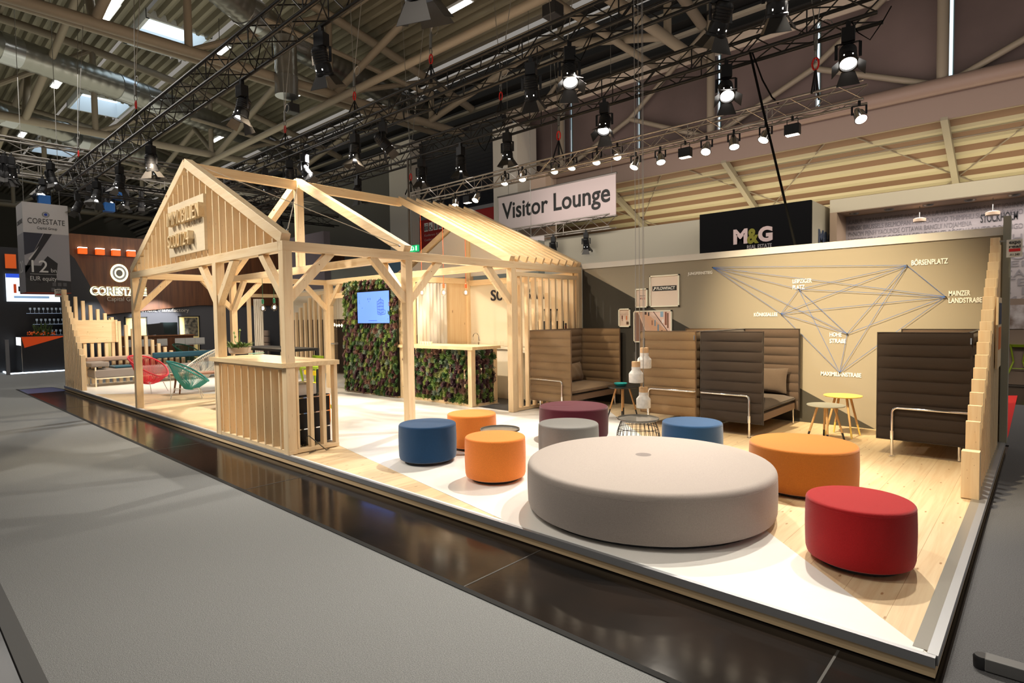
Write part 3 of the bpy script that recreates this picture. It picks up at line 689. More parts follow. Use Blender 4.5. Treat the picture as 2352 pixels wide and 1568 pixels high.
wbar('rail', (-18.22, 4.7, 2.41), (-18.22, 5.85, 2.41), WY, .10, .11, parent=bo); wbar('rail', (-18.22, 5.8, 2.41), (-12.24, 5.8, 2.41), WX, .10, .11, parent=bo)
MB().box((-18.2, 4.8, .02), (-18.19, 5.75, 2.35)).build('glass', M_GLASS, bo)
mb = MB(); vs = []
for i in range(25):
    y = 4.85+.3*i/24; x = -18.1+.03*math.sin(i*1.3); vs += [(x, y, .1), (x, y, 2.3)]
mb.add(vs, [(2*i, 2*i+2, 2*i+3, 2*i+1) for i in range(24)]); o = mb.build('curtain', MATS['curtain_linen'], None, True); tag(o, 'narrow pale curtain inside the far booth', 'curtain')
# meeting room between living wall and left posts: cream wall with dark triangle, glass door
struct(MB().box((-12.1, 5.93, 0), (-9.34, 6.0, 2.5)).build('wall_meeting', M_CREAM), 'cream rear wall of the meeting room')
struct(MB().poly([(-12.1, 5.92, 0), (-9.6, 5.92, 0), (-9.6, 5.92, 2.1), (-12.1, 5.92, .75)], .004, (0, 1, 0)).build('wall_dark_triangle', mat('navy_brown', (.035, .03, .04), .5)), 'dark slanted field of the meeting room wall')
dr = thing('door_1', 'glass door beside the living wall', None, (-11.7, 4.05, 0), kind='structure')
MB().box((-12.10, 4.03, .02), (-11.32, 4.045, 2.1)).build('door_leaf', M_GLASS, dr)
MB().tube((-11.98, 3.95, 1.05), (-11.98, 4.12, 1.05), .022, 10).build('door_handle', M_CHROME, dr, True)
MB().tube((-12.0, 3.96, 1.05), (-11.80, 3.96, 1.05), .012, 8).build('door_handle', M_CHROME, dr, True)
MB().box((-12.12, 3.98, 2.10), (-9.34, 4.06, 2.22)).build('door_head', WX, dr, bevel=.002)
MB().box((-11.34, 3.95, 0), (-11.27, 4.05, ZE)).build('door_jamb', WZ, dr, bevel=.002)
MB().box((-12.12, 3.95, 0), (-12.0, 4.05, ZE)).build('door_jamb', WZ, dr, bevel=.002)
MB().box((-12.0, 4.1, 2.3), (-9.34, 5.9, 2.34)).build('ceiling_board', WPLY, dr)
# ================================================================ POUFS
def pouf(name, x, y, r, h, m, label, cat='pouf', z0=.035):
    t = thing(name, label, cat, (x, y, 0.003)); e = .05 if r > .6 else .022
    prof = [(0.001, z0), (r-.03, z0), (r-.008, z0+.012), (r, z0+.04)]
    for i in range(1, 6): prof.append((r+.004*math.sin(math.pi*i/6), z0+.04+(h-z0-.04-e)*i/6))
    for i in range(7):
        a = math.pi/2*i/6; prof.append((r-e+e*math.cos(a), h-e+e*math.sin(a)))
    k = 8
    for i in range(1, k): prof.append(((r-e)*(1-i/k), h+.004*math.sin(math.pi*.5*i/k)))
    prof.append((.001, h+.004))
    MB().lathe(prof, (x, y, 0), 72 if r > .6 else 48, cap=False).build('cover', m, t, True)
    pts = [(x+(r-.0025)*math.cos(a), y+(r-.0025)*math.sin(a), h-(.05 if r > .6 else .022)) for a in [2*math.pi*i/64 for i in range(64)]]
    MB().path(pts, .0035, 5, True).build('seam', m, t, True)
    MB().lathe([(r-.07, .006), (r-.07, z0)], (x, y, 0), 40).build('base', M_BLACK, t)
    for a in (.6, 2.2, 3.8, 5.3): MB().lathe([(.02, 0.0), (.02, .012)], (x+(r-.1)*math.cos(a), y+(r-.1)*math.sin(a), 0.0), 12).build('foot', M_BLACK, t)
    return t
F_BLUE = fabric('fabric_blue', (.014, .058, .145)); F_ORG = fabric('fabric_orange', (.95, .27, .045)); F_PUR = fabric('fabric_plum', (.090, .010, .023))
F_GREY = fabric('fabric_grey', (.20, .195, .185)); F_LGREY = fabric('fabric_light_grey', (.37, .32, .29)); F_RUST = fabric('fabric_rust', (.47, .155, .022)); F_RED = fabric('fabric_red', (.40, .010, .013))
pouf('pouf', -4.77, .92, .32, .43, F_BLUE, 'round blue pouf at the left, nearest the pine post')
pouf('pouf', -3.67, .88, .30, .43, F_ORG, 'round orange pouf in front, nearest the big grey one')
pouf('pouf', -4.87, 1.70, .30, .43, F_ORG, 'round orange pouf farther back, behind the blue one')
pouf('pouf', -3.53, 1.90, .33, .43, F_GREY, 'small round mid-grey pouf in front of the plum one')
pouf('pouf', -4.23, 2.94, .45, .43, F_PUR, 'wide plum-coloured pouf near the brown sofa')
pouf('pouf', -2.51, 2.80, .32, .43, F_BLUE, 'round blue pouf behind the big grey one, beside the wire table')
big = pouf('pouf', -2.10, 1.09, 1.0, .40, F_LGREY, 'huge round light grey pouf in the middle foreground')
pouf('pouf', -1.28, 2.46, .452, .42, F_RUST, 'wide rust-orange pouf behind the red one')
pouf('pouf', -.515, .98, .307, .41, F_RED, 'round red pouf at the near right corner')
MB().lathe([(.001, .4045), (.055, .4045), (.075, .4035)], (-2.19, 1.19, 0), 24, cap=False).build('centre_button', fabric('fabric_button', (.20, .17, .16)), big, True)
# ================================================================ WIRE BASKET TABLES
def basket(x, y, r, h, label):
    t = thing('wire_table', label, 'table', (x, y, 0.003))
    def rr(u): return r*(.80+.22*math.sin(math.pi*min(1, u*1.02)**.9))
    mb = MB()
    for i in range(28):
        a = 2*math.pi*i/28
        mb.path([(x+rr(u)*math.cos(a), y+rr(u)*math.sin(a), .008+(h-.02)*u) for u in [j/8 for j in range(9)]], .0035, 5)
    mb.build('upright_wires', M_BLACKM, t)
    for u in (0, .18, .36, .56, .76, 1):
        MB().path([(x+rr(u)*math.cos(a), y+rr(u)*math.sin(a), .008+(h-.02)*u) for a in [2*math.pi*i/40 for i in range(40)]], .0035, 5, True).build('ring_wire', M_BLACKM, t)
    R = r*.98
    MB().lathe([(.001, h-.008), (R-.02, h-.008), (R, h+.004), (R, h+.022), (R-.006, h+.022), (R-.01, h+.006), (.001, h+.004)], (x, y, 0), 40, cap=False).build('tray', mat('tray_taupe', (.20, .185, .16), .18, .1), t, True)
basket(-3.16, 2.76, .245, .385, 'black wire basket table with a taupe tray under the concrete lamps')
basket(-4.12, 1.42, .225, .345, 'wire basket table mostly hidden behind the front orange pouf')
# ================================================================ HIGH-BACK SOFAS
def panel(w, h, t, ribs, flip=1):
    """upholstered panel in local coords: width along x, height along z, thickness along y, stitched in horizontal ribs"""
    mb = MB(); nz = ribs*6; nx = 10; vs = []; idx = {}
    def P(i, j, side):
        u = i/nx; v = j/nz
        e = min(1, min(u, 1-u)*9); ez = min(1, min(v, 1-v)*26)
        rb = abs(math.sin(math.pi*v*ribs))**.55
        d = t/2*(.16+1.05*(.18+.82*rb)*math.sqrt(max(.05, e))*math.sqrt(max(.05, ez)))
        return (u*w, side*d, v*h)
    for side in (-1, 1):
        for j in range(nz+1):
            for i in range(nx+1): vs.append(P(i, j, side))
    fs = []; K = (nx+1)*(nz+1)
    for s_, o_ in ((0, 0), (1, K)):
        for j in range(nz):
            for i in range(nx):
                a = o_+j*(nx+1)+i; f = (a, a+1, a+nx+2, a+nx+1); fs.append(f if s_ == 0 else f[::-1])
    for j in range(nz):
        for i in (0, nx): a = j*(nx+1)+i; fs.append((a, a+nx+1, a+nx+1+K, a+K))
    for i in range(nx):
        for j in (0, nz): a = j*(nx+1)+i; fs.append((a, a+1, a+1+K, a+K))
    mb.add(vs, fs); return mb
def place(mb, loc, rz):
    M = Matrix.Translation(loc) @ Matrix.Rotation(rz, 4, 'Z'); mb.v = [tuple(M @ Vector(v)) for v in mb.v]; return mb
def pipe_loop(pts, r=.015): return MB().path(pts, r, 6, True)
F_BRN = fabric('fabric_tan', (.235, .15, .078)); F_BRND = fabric('fabric_tan_piping', (.15, .088, .045))
F_DRK = fabric('fabric_dark_brown', (.034, .024, .019)); F_DRKP = fabric('fabric_dark_piping', (.03, .021, .016))
F_MID = fabric('fabric_seat_brown', (.105, .075, .055)); F_LEA = fabric('fabric_base_tan', (.17, .088, .038))
def sofa(x0, x1, y0, y1, side, body, piping, seatm, label, inner=None, tube=True):
    """side=+1: back at x0 and open towards +x; side=-1: back at x1, open towards -x"""
    inner = inner or body
    t = thing('high_back_sofa', label, 'sofa', ((x0+x1)/2, (y0+y1)/2, 0)); th = .066; zb, zt_ = .185, 1.37; hh = zt_-zb; w = x1-x0
    def bordered(mb, pts, nm, m, pm):
        o = mb.build(nm, m, t, True); pipe_loop(pts).build('piping', pm, o, True); return o
    for y, nm in ((y0, 'side_panel'), (y1, 'side_panel')):
        bordered(place(panel(w, hh, th, 9), (x0, y, zb), 0), [(x0, y, zb), (x1, y, zb), (x1, y, zt_), (x0, y, zt_)], nm, body if y == y0 else inner, piping)
    xb = x0 if side > 0 else x1
    bordered(place(panel(y1-y0-.06, hh, th, 9), (xb+side*.03, y0+.03, zb), math.pi/2), [(xb+side*.03, y0+.03, zb), (xb+side*.03, y1-.03, zb), (xb+side*.03, y1-.03, zt_), (xb+side*.03, y0+.03, zt_)], 'back_panel', inner, piping)
    xa, xc = (x0+.06, x1-.04) if side > 0 else (x0+.04, x1-.06)
    MB().box((xa, y0+.05, .20), (xc, y1-.05, .30)).build('seat_base', F_LEA if body is F_BRN or seatm is F_MID else body, t, bevel=.012)
    # cushion with a soft crown
    mb = MB(); nx = ny = 12; vs = []
    for s_ in (0, 1):
        for j in range(ny+1):
            for i in range(nx+1):
                u, v = i/nx, j/ny; e = min(1, min(u, 1-u)*6)*min(1, min(v, 1-v)*6)
                vs.append((xa+(xc-xa)*u, y0+.05+(y1-y0-.10)*v, (.375+.055*math.sqrt(e)) if s_ else (.335-.03*math.sqrt(e))))
    K = (nx+1)*(ny+1); fs = []
    for s_ in (0, K):
        for j in range(ny):
            for i in range(nx): a = s_+j*(nx+1)+i; fs.append((a, a+1, a+nx+2, a+nx+1))
    for i in range(nx):
        for j in (0, ny): a = j*(nx+1)+i; fs.append((a, a+1, a+1+K, a+K))
    for j in range(ny):
        for i in (0, nx): a = j*(nx+1)+i; fs.append((a, a+nx+1, a+nx+1+K, a+K))
    o = mb.add(vs, fs).build('seat_cushion', seatm, t, True)
    pipe_loop([(xa, y0+.06, .355), (xc, y0+.06, .355), (xc, y1-.06, .355), (xa, y1-.06, .355)], .008).build('piping', piping, o, True)
    xo = x1 if side > 0 else x0
    if tube:
        for yy, ys in ((y0, -1), (y1, 1)):
            if ys > 0: continue
            Y = yy+ys*.055; xk = xo-side*.15
            pts = [(xb, Y+.03, .545), (xb+side*.02, Y, .545), (xk-side*.05, Y, .545)]+[(xk-side*.05+side*.05*math.sin(a), Y, .495+.05*math.cos(a)) for a in (.4, .8, 1.2)]+[(xk, Y, .49), (xk, Y, .008)]
            MB().path(pts, .0135, 10).build('armrest_tube', M_CHROME, t, True)
            MB().tube((xk, Y, .20), (xk, Y, .29), .020, 10).build('tube_sleeve', M_CHROME, t, True)
            MB().lathe([(.03, 0), (.03, .008)], (xk, Y, .004), 16).build('foot_glide', M_CHROME, t)
    for (lx, ly) in ((xo-side*.05, y1-.10), (xb+side*.1, y0+.12), (xb+side*.1, y1-.12)):
        MB().tube((lx, ly, .006), (lx, ly, .22), .014, 10).build('leg', M_CHROME, t, True)
    if side < 0 and body is F_DRK or body is F_BRN and side < 0:
        MB().box((xb-.012, y0-.034, 1.255), (xb+.0, y0-.028, 1.32)).build('zip_pull', M_CHROME, t)
    return t
def cushion(cx, cy, cz, w, h, d, rz, tilt, m, label):
    mb = MB(); n = 14; vs = []
    for s_ in (-1, 1):
        for j in range(n+1):
            for i in range(n+1):
                u, v = i/n*2-1, j/n*2-1
                pin = 1-.10*(1-abs(u)**2.2) if abs(v) > .99 else 1
                e = ((1-abs(u)**3)*(1-abs(v)**3))**.55
                x = u*w/2*(1-.06*(1-v*v)*abs(u)); z = v*h/2*(1-.10*(1-u*u)*abs(v))
                vs.append((x, s_*d/2*e+.004*math.sin(9*u+4*v), z))
    K = (n+1)**2; fs = []
    for s_ in (0, K):
        for j in range(n):
            for i in range(n): a = s_+j*(n+1)+i; fs.append((a, a+1, a+n+2, a+n+1))
    for i in range(n):
        for j in (0, n): a = j*(n+1)+i; fs.append((a, a+1, a+1+K, a+K))
        for j in (0, n): a = i*(n+1)+j; fs.append((a, a+n+1, a+n+1+K, a+K))
    M = Matrix.Translation((cx, cy, cz)) @ Matrix.Rotation(rz, 4, 'Z') @ Matrix.Rotation(tilt, 4, 'X')
    mb.v = [tuple(M @ Vector(v)) for v in vs]; mb.f = fs
    o = mb.build('cushion', m, None, True)
    return tag(o, label, 'cushion')
sofa(-6.19, -5.33, 4.37, 5.84, 1, F_BRN, F_BRND, F_BRN, 'tan high-back sofa beside the slatted screen')
sofa(-4.05, -3.20, 4.37, 5.84, -1, F_BRN, F_BRND, F_BRN, 'tan high-back sofa standing back to back with the dark one')
sofa(-3.12, -2.30, 4.37, 5.84, 1, F_DRK, F_DRKP, F_MID, 'dark brown high-back sofa opening towards the low round tables', inner=fabric('fabric_dark_inner', (.085, .058, .042)))
sofa(-1.04, -.21, 4.37, 5.84, -1, F_DRK, F_DRKP, F_MID, 'dark brown high-back sofa at the right edge of the wall', inner=fabric('fabric_dark_inner', (.085, .058, .042)))
cushion(-5.95, 5.28, .60, .56, .34, .16, math.pi/2+.1, -.2, F_BRN, 'tan cushion leaning in the leftmost sofa')
cushion(-2.72, 5.68, .62, .62, .38, .16, 0.05, -.22, F_MID, 'dark brown cushion leaning in the dark sofa')
# ================================================================ ROUND SIDE TABLES
def side_table(x, y, r, h, topm, tip, label, rot=0., spread=1.15, legm=None):
    t = thing('side_table', label, 'table', (x, y, 0.003)); legm = legm or mat('oak_leg', (.60, .36, .15), .5)
    MB().lathe([(.001, h-.016), (r-.012, h-.016), (r, h-.006), (r-.002, h), (.001, h)], (x, y, 0), 48, cap=False).build('table_top', topm, t, True)
    for i in range(4):
        a = rot+math.pi/2*i; a0 = Vector((x+r*.42*math.cos(a), y+r*.42*math.sin(a), h-.016)); a1 = Vector((x+r*spread*math.cos(a)*.86, y+r*spread*math.sin(a)*.86, .006))
        k = a0.lerp(a1, .72)
        l = MB().tube(a0, k, .015, 10, .012).build('leg', legm, t, True)
        MB().tube(k, a1, .0122, 10, .010).build('leg_tip', tip, l, True)
    MB().lathe([(r*.5, h-.03), (r*.5, h-.016)], (x, y, 0), 24).build('under_plate', topm, t)
M_TGREY = mat('table_grey_green', (.40, .40, .34), .45); M_TYEL = mat('table_yellow', (.95, .68, .17), .45); M_TBLK = mat('table_black', (.02, .018, .016), .25)
c = Zp(1897, 929, .47); side_table(c.x, c.y, .215, .47, M_TGREY, mat('tip_black', (.02, .02, .02), .5), 'round grey-green side table in front of the yellow one', .35)
c = Zp(1927, 914, .53); side_table(c.x-.03, c.y+.32, .225, .53, M_TYEL, M_TYEL, 'round yellow side table with yellow leg tips', .7)
c = Zp(1434, 890, .50); side_table(-4.52, 4.62, .235, .50, M_TBLK, MATS['tip_black'], 'round black side table between the two tan sofas', .5, legm=mat('oak_leg_dark', (.52, .27, .10), .5))
tb = MB().lathe([(.001, .505), (.075, .505), (.10, .530), (.105, .545), (.098, .545), (.07, .515), (.001, .512)], (-4.58, 4.66, 0), 28, cap=False).build('bowl', mat('turquoise_glaze', (.03, .42, .40), .3), None, True)
tag(tb, 'turquoise bowl standing on the black side table', 'bowl')
lc = MB().box((-4.48, 4.62, .006), (-4.34, 4.68, .05)); lc.path([(-4.6, 4.55, .008), (-4.5, 4.6, .01), (-4.41, 4.65, .02)], .005, 6)
tag(lc.build('power_adapter', M_BLACK), 'small black power adapter with cable under the black side table', 'adapter')
ad = MB().box((-1.83, 4.72, .006), (-1.70, 4.78, .03)); ad.path([(-1.70, 4.75, .012), (-1.6, 4.74, .008), (-1.52, 4.78, .008)], .006, 6)
tag(ad.build('power_adapter', M_BLACK), 'flat black power adapter on the floor under the grey-green table', 'adapter')
# ================================================================ CONCRETE PENDANTS
M_CONC = mat('concrete_white', (.74, .71, .67), .85, noise=.12, nscale=30); M_OAK = mat('lamp_oak', (.66, .42, .22), .55, noise=.15, nscale=20, stretch=(1, 1, .2))
def conc(px, py, y, label, rod):
    p = Yp(px, py, y); x, z = p.x, p.z; r = .088
    t = thing('pendant_lamp', label, 'lamp', (x, y, z), 'concrete pendant lamps')
    prof = [(r*.96, 0), (r, .01), (r, .105), (r*.96, .115), (r*.64, .150), (r*.62, .155), (r*.62, .195)]
    MB().lathe([(r*.9, .004)]+prof+[(r*.3, .195)], (x, y, z), 40).build('shade', M_CONC, t, True)
    MB().lathe([(r*.60, .195), (r*.60, .255), (r*.58, .26), (.006, .262)], (x, y, z), 32).build('cap', M_OAK, t, True)
    MB().tube((x, y, z+.26), (x, y, z+.26+rod), .010, 10).build('stem', M_STEEL, t, True)
    MB().tube((x, y, z+.26+rod), (x, y, 6.6), .0035, 6).build('cable', mat('cable_grey', (.30, .29, .28), .5), t)
conc(1478, 936, 3.2, 'lowest white concrete pendant lamp with an oak cap', .12)
conc(1461, 878, 3.1, 'middle-height white concrete pendant lamp, leftmost of three', .12)
conc(1480, 845, 3.35, 'highest white concrete pendant lamp of the cluster', .12)
tag(MB().tube((-3.40, 3.22, .75), (-3.40, 3.22, 6.6), .0035, 6).build('hanging_cable', MATS['cable_grey']), 'spare grey cable hanging beside the concrete lamps', 'cable')
# ================================================================ BULB PENDANTS
def bulb(p, top, cord, socket, r, label, group, glow=3.0, light=14, hook=None):
    p = Vector(p); t = thing('bulb_pendant', label, 'lamp', p, group)
    MB().lathe([(.001, -r), (r*.5, -r*.87), (r*.87, -r*.5), (r, 0), (r*.87, r*.5), (r*.5, r*.90), (r*.36, r*1.25), (r*.34, r*1.5)], p, 24, cap=False).build('bulb', M_BULBG if r > .04 else mat('pearl_bulb', (1, .80, .52), .4, emit=14), t, True)
    MB().lathe([(.012, -r*.4), (.020, 0), (.012, r*.5)], p, 10).build('filament', M_FIL, t, True)
    z0 = r*1.45
    MB().lathe([(.021, z0), (.023, z0+.05), (.022, z0+.075), (.008, z0+.09)], p, 16).build('socket', socket, t, True)
    pts = [p+Vector((0, 0, z0+.09)), p+Vector((.006, 0, z0+.4)), Vector((p.x, p.y, top))]
    if hook: pts += [Vector((p.x, p.y+.03, top+.03)), Vector((p.x, p.y+.07, top))]
    MB().path(pts, .0045, 6).build('cord', cord, t)
    l = bpy.data.lights.new('bulb_light', 'POINT'); o = bpy.data.objects.new('bulb_light', l); COL.objects.link(o); l.energy = light; l.color = (1, .78, .5); l.shadow_soft_size = .006
    o.location = p+Vector((0, 0, -r-.012))
M_ORC = mat('cord_orange', (.95, .16, .05), .5); M_GRC = mat('cord_green', (.01, .10, .05), .4); M_TANC = mat('cord_tan', (.30, .18, .08), .6)
def roofline(x): return ZE+S+.03+slope*min(x-PL, PR-x)
for i, px in enumerate((969, 1019, 1070)):
    q = Yp(px, 672, 4.12)
    bulb(q, roofline(q.x)+.02, M_ORC, M_ORC, .058, '%s bulb pendant on an orange cord over the bar' % ['left', 'middle', 'right'][i], 'orange bulb pendants', light=9, hook=True)
for i, (px, py) in enumerate(((604, 708), (630, 706), (659, 706))):
    q = Yp(px, py, 1.83+.02*i)
    bulb(q, ZE, M_GRC, M_GRC, .06, 'bulb pendant with a green socket, %s at the corner post' % ['left', 'just left and half hidden', 'right and mostly hidden'][i], 'green bulb pendants', light=9)
for i, (px, py) in enumerate(((755, 733), (762, 745), (779, 747))):
    q = Yp(px, py, 5.0)
    bulb(q, 2.3, M_TANC, M_OAK, .024, 'small bare bulb in the meeting room, %s' % ['highest and leftmost', 'lower of the left pair', 'rightmost, next to the living wall'][i], 'small bare bulbs', light=5)
# ================================================================ LIVING WALLS
def rosette(n, r, k, m, nm):
    mb = MB(); rnd = random.Random(k)
    rings = ((1.0, n, .18), (.78, n-2, .45), (.52, n-4, .85), (.28, 5, 1.2))
    for sc_, cnt, el in rings:
        a0 = rnd.random()*6
        for i in range(max(4, cnt)):
            a = a0+2*math.pi*i/max(4, cnt); L_ = r*sc_*(.88+.25*rnd.random()); w_ = L_*(.38 if k % 2 else .25)
            e = el+rnd.uniform(-.12, .12); d = Vector((math.cos(a)*math.cos(e), math.sin(a)*math.cos(e), math.sin(e))); s_ = Vector((-math.sin(a), math.cos(a), 0)); up = s_.cross(d)*-1
            b = Vector((0, 0, -.01))
            c1 = b+d*L_*.55; tip = b+d*L_+Vector((0, 0, L_*.12))
            mb.add([b, c1+s_*w_-up*0, tip, c1-s_*w_, c1+Vector((0, 0, -.012))+up*.0], [(0, 1, 2, 4), (0, 4, 2, 3)])
    return mb
SUC = [mat('succ_green', (.12, .20, .045), .5), mat('succ_dark', (.045, .11, .03), .5), mat('succ_lime', (.24, .33, .08), .5), mat('succ_plum', (.105, .045, .05), .5), mat('succ_grey', (.17, .22, .17), .5), mat('succ_olive', (.17, .19, .06), .5), mat('succ_rose', (.20, .105, .075), .5), mat('succ_black', (.06, .028, .04), .45)]
PROT = []
for k in range(16):
    mb = rosette(9+k % 4*2, .072, k, None, ''); me_o = mb.build('succulent', SUC[k % 8], None, True); me_o.hide_render = False
    PROT.append(me_o.data); bpy.data.objects.remove(me_o)
def planting(t, cells, seed, normal, limit=95):
    rnd = random.Random(seed); rnd.shuffle(cells)
    stuff = {}
    for n_, (p, sc_) in enumerate(cells):
        me = PROT[rnd.choice([0, 1, 2, 3, 4, 5, 6, 7, 8, 9, 10, 11, 12, 13, 14, 15, 0, 1, 5, 4, 8, 9, 3, 11])]
        q = (Vector(normal)+Vector((rnd.uniform(-.35, .35), rnd.uniform(-.35, .35), rnd.uniform(-.15, .5)))).to_track_quat('Z', 'Y')
        M = Matrix.Translation(p) @ q.to_matrix().to_4x4() @ Matrix.Rotation(rnd.random()*6, 4, 'Z') @ Matrix.Scale(sc_*rnd.uniform(.8, 1.25), 4)
        if n_ < limit:
            o = bpy.data.objects.new('succulent', me); COL.objects.link(o); o.parent = t; o.matrix_parent_inverse = wmat(t).inverted(); o.matrix_basis = M
        else:
            mb = stuff.setdefault(me.materials[0].name, MB()); mb.add([M @ v.co for v in me.vertices], [tuple(f.vertices) for f in me.polygons])
    if stuff:
        me_all = MB(); mats_ = []; midx = []
        for nm, mb in stuff.items():
            me_all.add(mb.v, mb.f); midx += [len(mats_)]*len(mb.f); mats_.append(MATS[nm])
        o = me_all.build('succulent_planting', mats_[0], t); o['kind'] = 'stuff'
        o.data.materials.clear()
        for m_ in mats_: o.data.materials.append(m_)
        for f, mi in zip(o.data.polygons, midx): f.material_index = mi
M_SOIL = mat('planting_felt', (.020, .022, .012), .9)
YW = 3.86
lw = thing('living_wall', 'tall living wall of succulents around a blue screen', 'living wall', (-10.27, YW, 0))
MB().box((-11.22, YW, .03), (-9.34, YW+.12, 2.42)).build('panel', M_SOIL, lw)
MB().box((-11.24, YW+.02, .0), (-9.32, YW+.12, .035)).build('rail', WX, lw)
cells = []
for i in range(21):
    for j in range(26):
        x = -11.19+i*.0925+(.045 if j % 2 else 0); z = .09+j*.0915
        if -10.66 < x < -9.50 and 1.50 < z < 2.21: continue
        cells.append((Vector((x, YW-.02+random.uniform(-.03, .02), z)), 1.0))
planting(lw, cells, 3, (0, -1, .15))
scr = thing('wall_screen', 'square blue screen set into the tall living wall', 'screen', (-10.03, YW-.1, 1.51))
MB().box((-10.62, YW-.05, 1.515), (-9.46, YW+.0, 2.19)).build('casing', M_BLACK, scr)
MB().box((-10.61, YW-.056, 1.525), (-9.47, YW-.049, 2.18)).build('display', mat('display_blue', (.10, .22, .86), .4, emit=.9), scr)
M_DRAW = mat('display_drawing', (.015, .05, .35), .5, emit=.15)
mb = MB()
def ln(a, b, r=.004): mb.tube((a[0], YW-.058, a[1]), (b[0], YW-.058, b[1]), r, 4)
bx, bz = -9.87, 1.74
for i in range(5): ln((bx, bz+.02+i*.05), (bx+.11, bz-.02+i*.075)); ln((bx+.11, bz-.02+i*.075), (bx+.21, bz+.01+i*.058))
for dx, h0, h1 in ((0, -.03, .24), (.055, -.04, .27), (.11, -.05, .31), (.16, -.03, .27), (.21, -.02, .25)): ln((bx+dx, bz+h0), (bx+dx, bz+h1))
ln((bx+.21, bz+.06), (bx+.27, bz+.04)); ln((bx+.27, bz+.04), (bx+.27, bz-.03)); ln((bx+.11, bz-.05), (bx+.27, bz-.03)); ln((bx, bz-.03), (bx+.11, bz-.05))
for x_, z_ in ((-10.53, 2.0), (-10.53, 1.97), (-10.53, 1.94), (-10.43, 1.84), (-10.18, 1.97)): ln((x_, z_), (x_, z_+.012), .006)
ln((-10.21, 2.01), (-10.21, 2.05), .005); ln((-10.13, 2.01), (-10.13, 2.05), .005); ln((-10.2, 1.575), (-9.9, 1.575), .004)
mb.build('drawing', M_DRAW, scr)
# bar with plants
YBAR = 3.93
br = thing('kitchen_bar', 'low pine bar with planted front and side', 'bar', (-8.2, 4.2, 0))
MB().box((-9.32, YBAR-.06, 1.03), (-7.12, 4.60, 1.085)).build('worktop', WTOP, br, bevel=.002)
for x in (-9.24, -7.24): MB().box((x-.05, YBAR-.02, 0.006), (x+.05, YBAR+.08, 1.03)).build('post', WZ, br, bevel=.003)
MB().box((-7.29, 4.48, .006), (-7.19, 4.57, 1.03)).build('post', WZ, br, bevel=.003)
MB().box((-9.24, YBAR, .006), (-7.24, YBAR+.07, .06)).build('rail', WX, br); MB().box((-7.29, YBAR, .006), (-7.20, 4.57, .05)).build('rail', WY, br)
for i in range(9): MB().box((-9.05+i*.2, YBAR+.03, .06), (-9.01+i*.2, YBAR+.07, 1.03)).build('batten', WZ, br)
for i in range(3): MB().box((-7.26, 4.10+i*.14, .05), (-7.22, 4.13+i*.14, 1.03)).build('batten', WZ, br)
MB().box((-9.19, YBAR+.07, .06), (-7.3, YBAR+.09, 1.0)).build('panel', M_SOIL, br)
cells = []
for i in range(20):
    for j in range(11):
        x = -9.14+i*.0955+(.04 if j % 2 else 0); z = .10+j*.0885
        if x < -7.31: cells.append((Vector((x, YBAR+.02+random.uniform(-.03, .02), z)), 1.))
n1 = len(cells)
for i in range(6):
    for j in range(11): cells.append((Vector((-7.22+random.uniform(-.01, .03), 4.05+i*.083, .10+j*.0885)), .95, ))
planting(br, cells[:n1], 5, (0, -1, .15), 66); planting(br, cells[n1:], 6, (1, -.1, .15), 30)
# tap, sink and cups on the bar
tp = thing('kitchen_tap', 'curved chrome tap at the back of the kitchen corner', 'tap', (-8.42, 5.3, 1.0))
struct(MB().box((-9.2, 5.1, 0), (-6.5, 5.76, .98)).build('wall_unit', M_CREAM), 'low cream kitchen unit along the rear wall')
tag(MB().box((-9.22, 5.06, .98), (-6.45, 5.78, 1.02)).build('kitchen_worktop', M_CREAM), 'cream worktop along the kitchen rear wall', 'worktop')
pts = [(-8.42, 5.3, 1.02)]+[(-8.42-.09+.09*math.cos(a), 5.3, 1.18+.10*math.sin(a)) for a in [math.pi*i/8 for i in range(0, 9)]]+[(-8.60, 5.3, 1.13)]
MB().path(pts, .010, 8).build('spout', M_CHROME, tp, True); MB().tube((-8.42, 5.3, 1.02), (-8.42, 5.3, 1.10), .022, 12).build('body', M_CHROME, tp, True)
MB().tube((-8.40, 5.28, 1.09), (-8.33, 5.24, 1.14), .008, 8).build('lever', M_CHROME, tp, True)
for i in range(5):
    x = -8.93+i*.075
    g = thing('cup', 'small white cup in the short row on the bar' , 'cup', (x, 4.18, 1.085), 'white cups on the bar')
    MB().lathe([(.018, 1.085), (.028, 1.125), (.030, 1.145), (.026, 1.145), (.018, 1.095)], (x, 4.18, 0), 14).build('body', mat('cup_white', (.85, .82, .75), .3), g, True)
for i, (x, z, lab, c) in enumerate(((-7.98, 1.02, 'empty drinking glass standing beside the tap', (.8, .82, .8)), (-7.80, 1.02, 'second small glass farther from the tap', (.8, .82, .8)))):
    tag(MB().lathe([(.03, 0), (.035, .10), (.031, .10), (.027, .006)], (x, 5.35, z), 16).build('drinking_glass', M_GLASS, None, True), lab, 'glass')
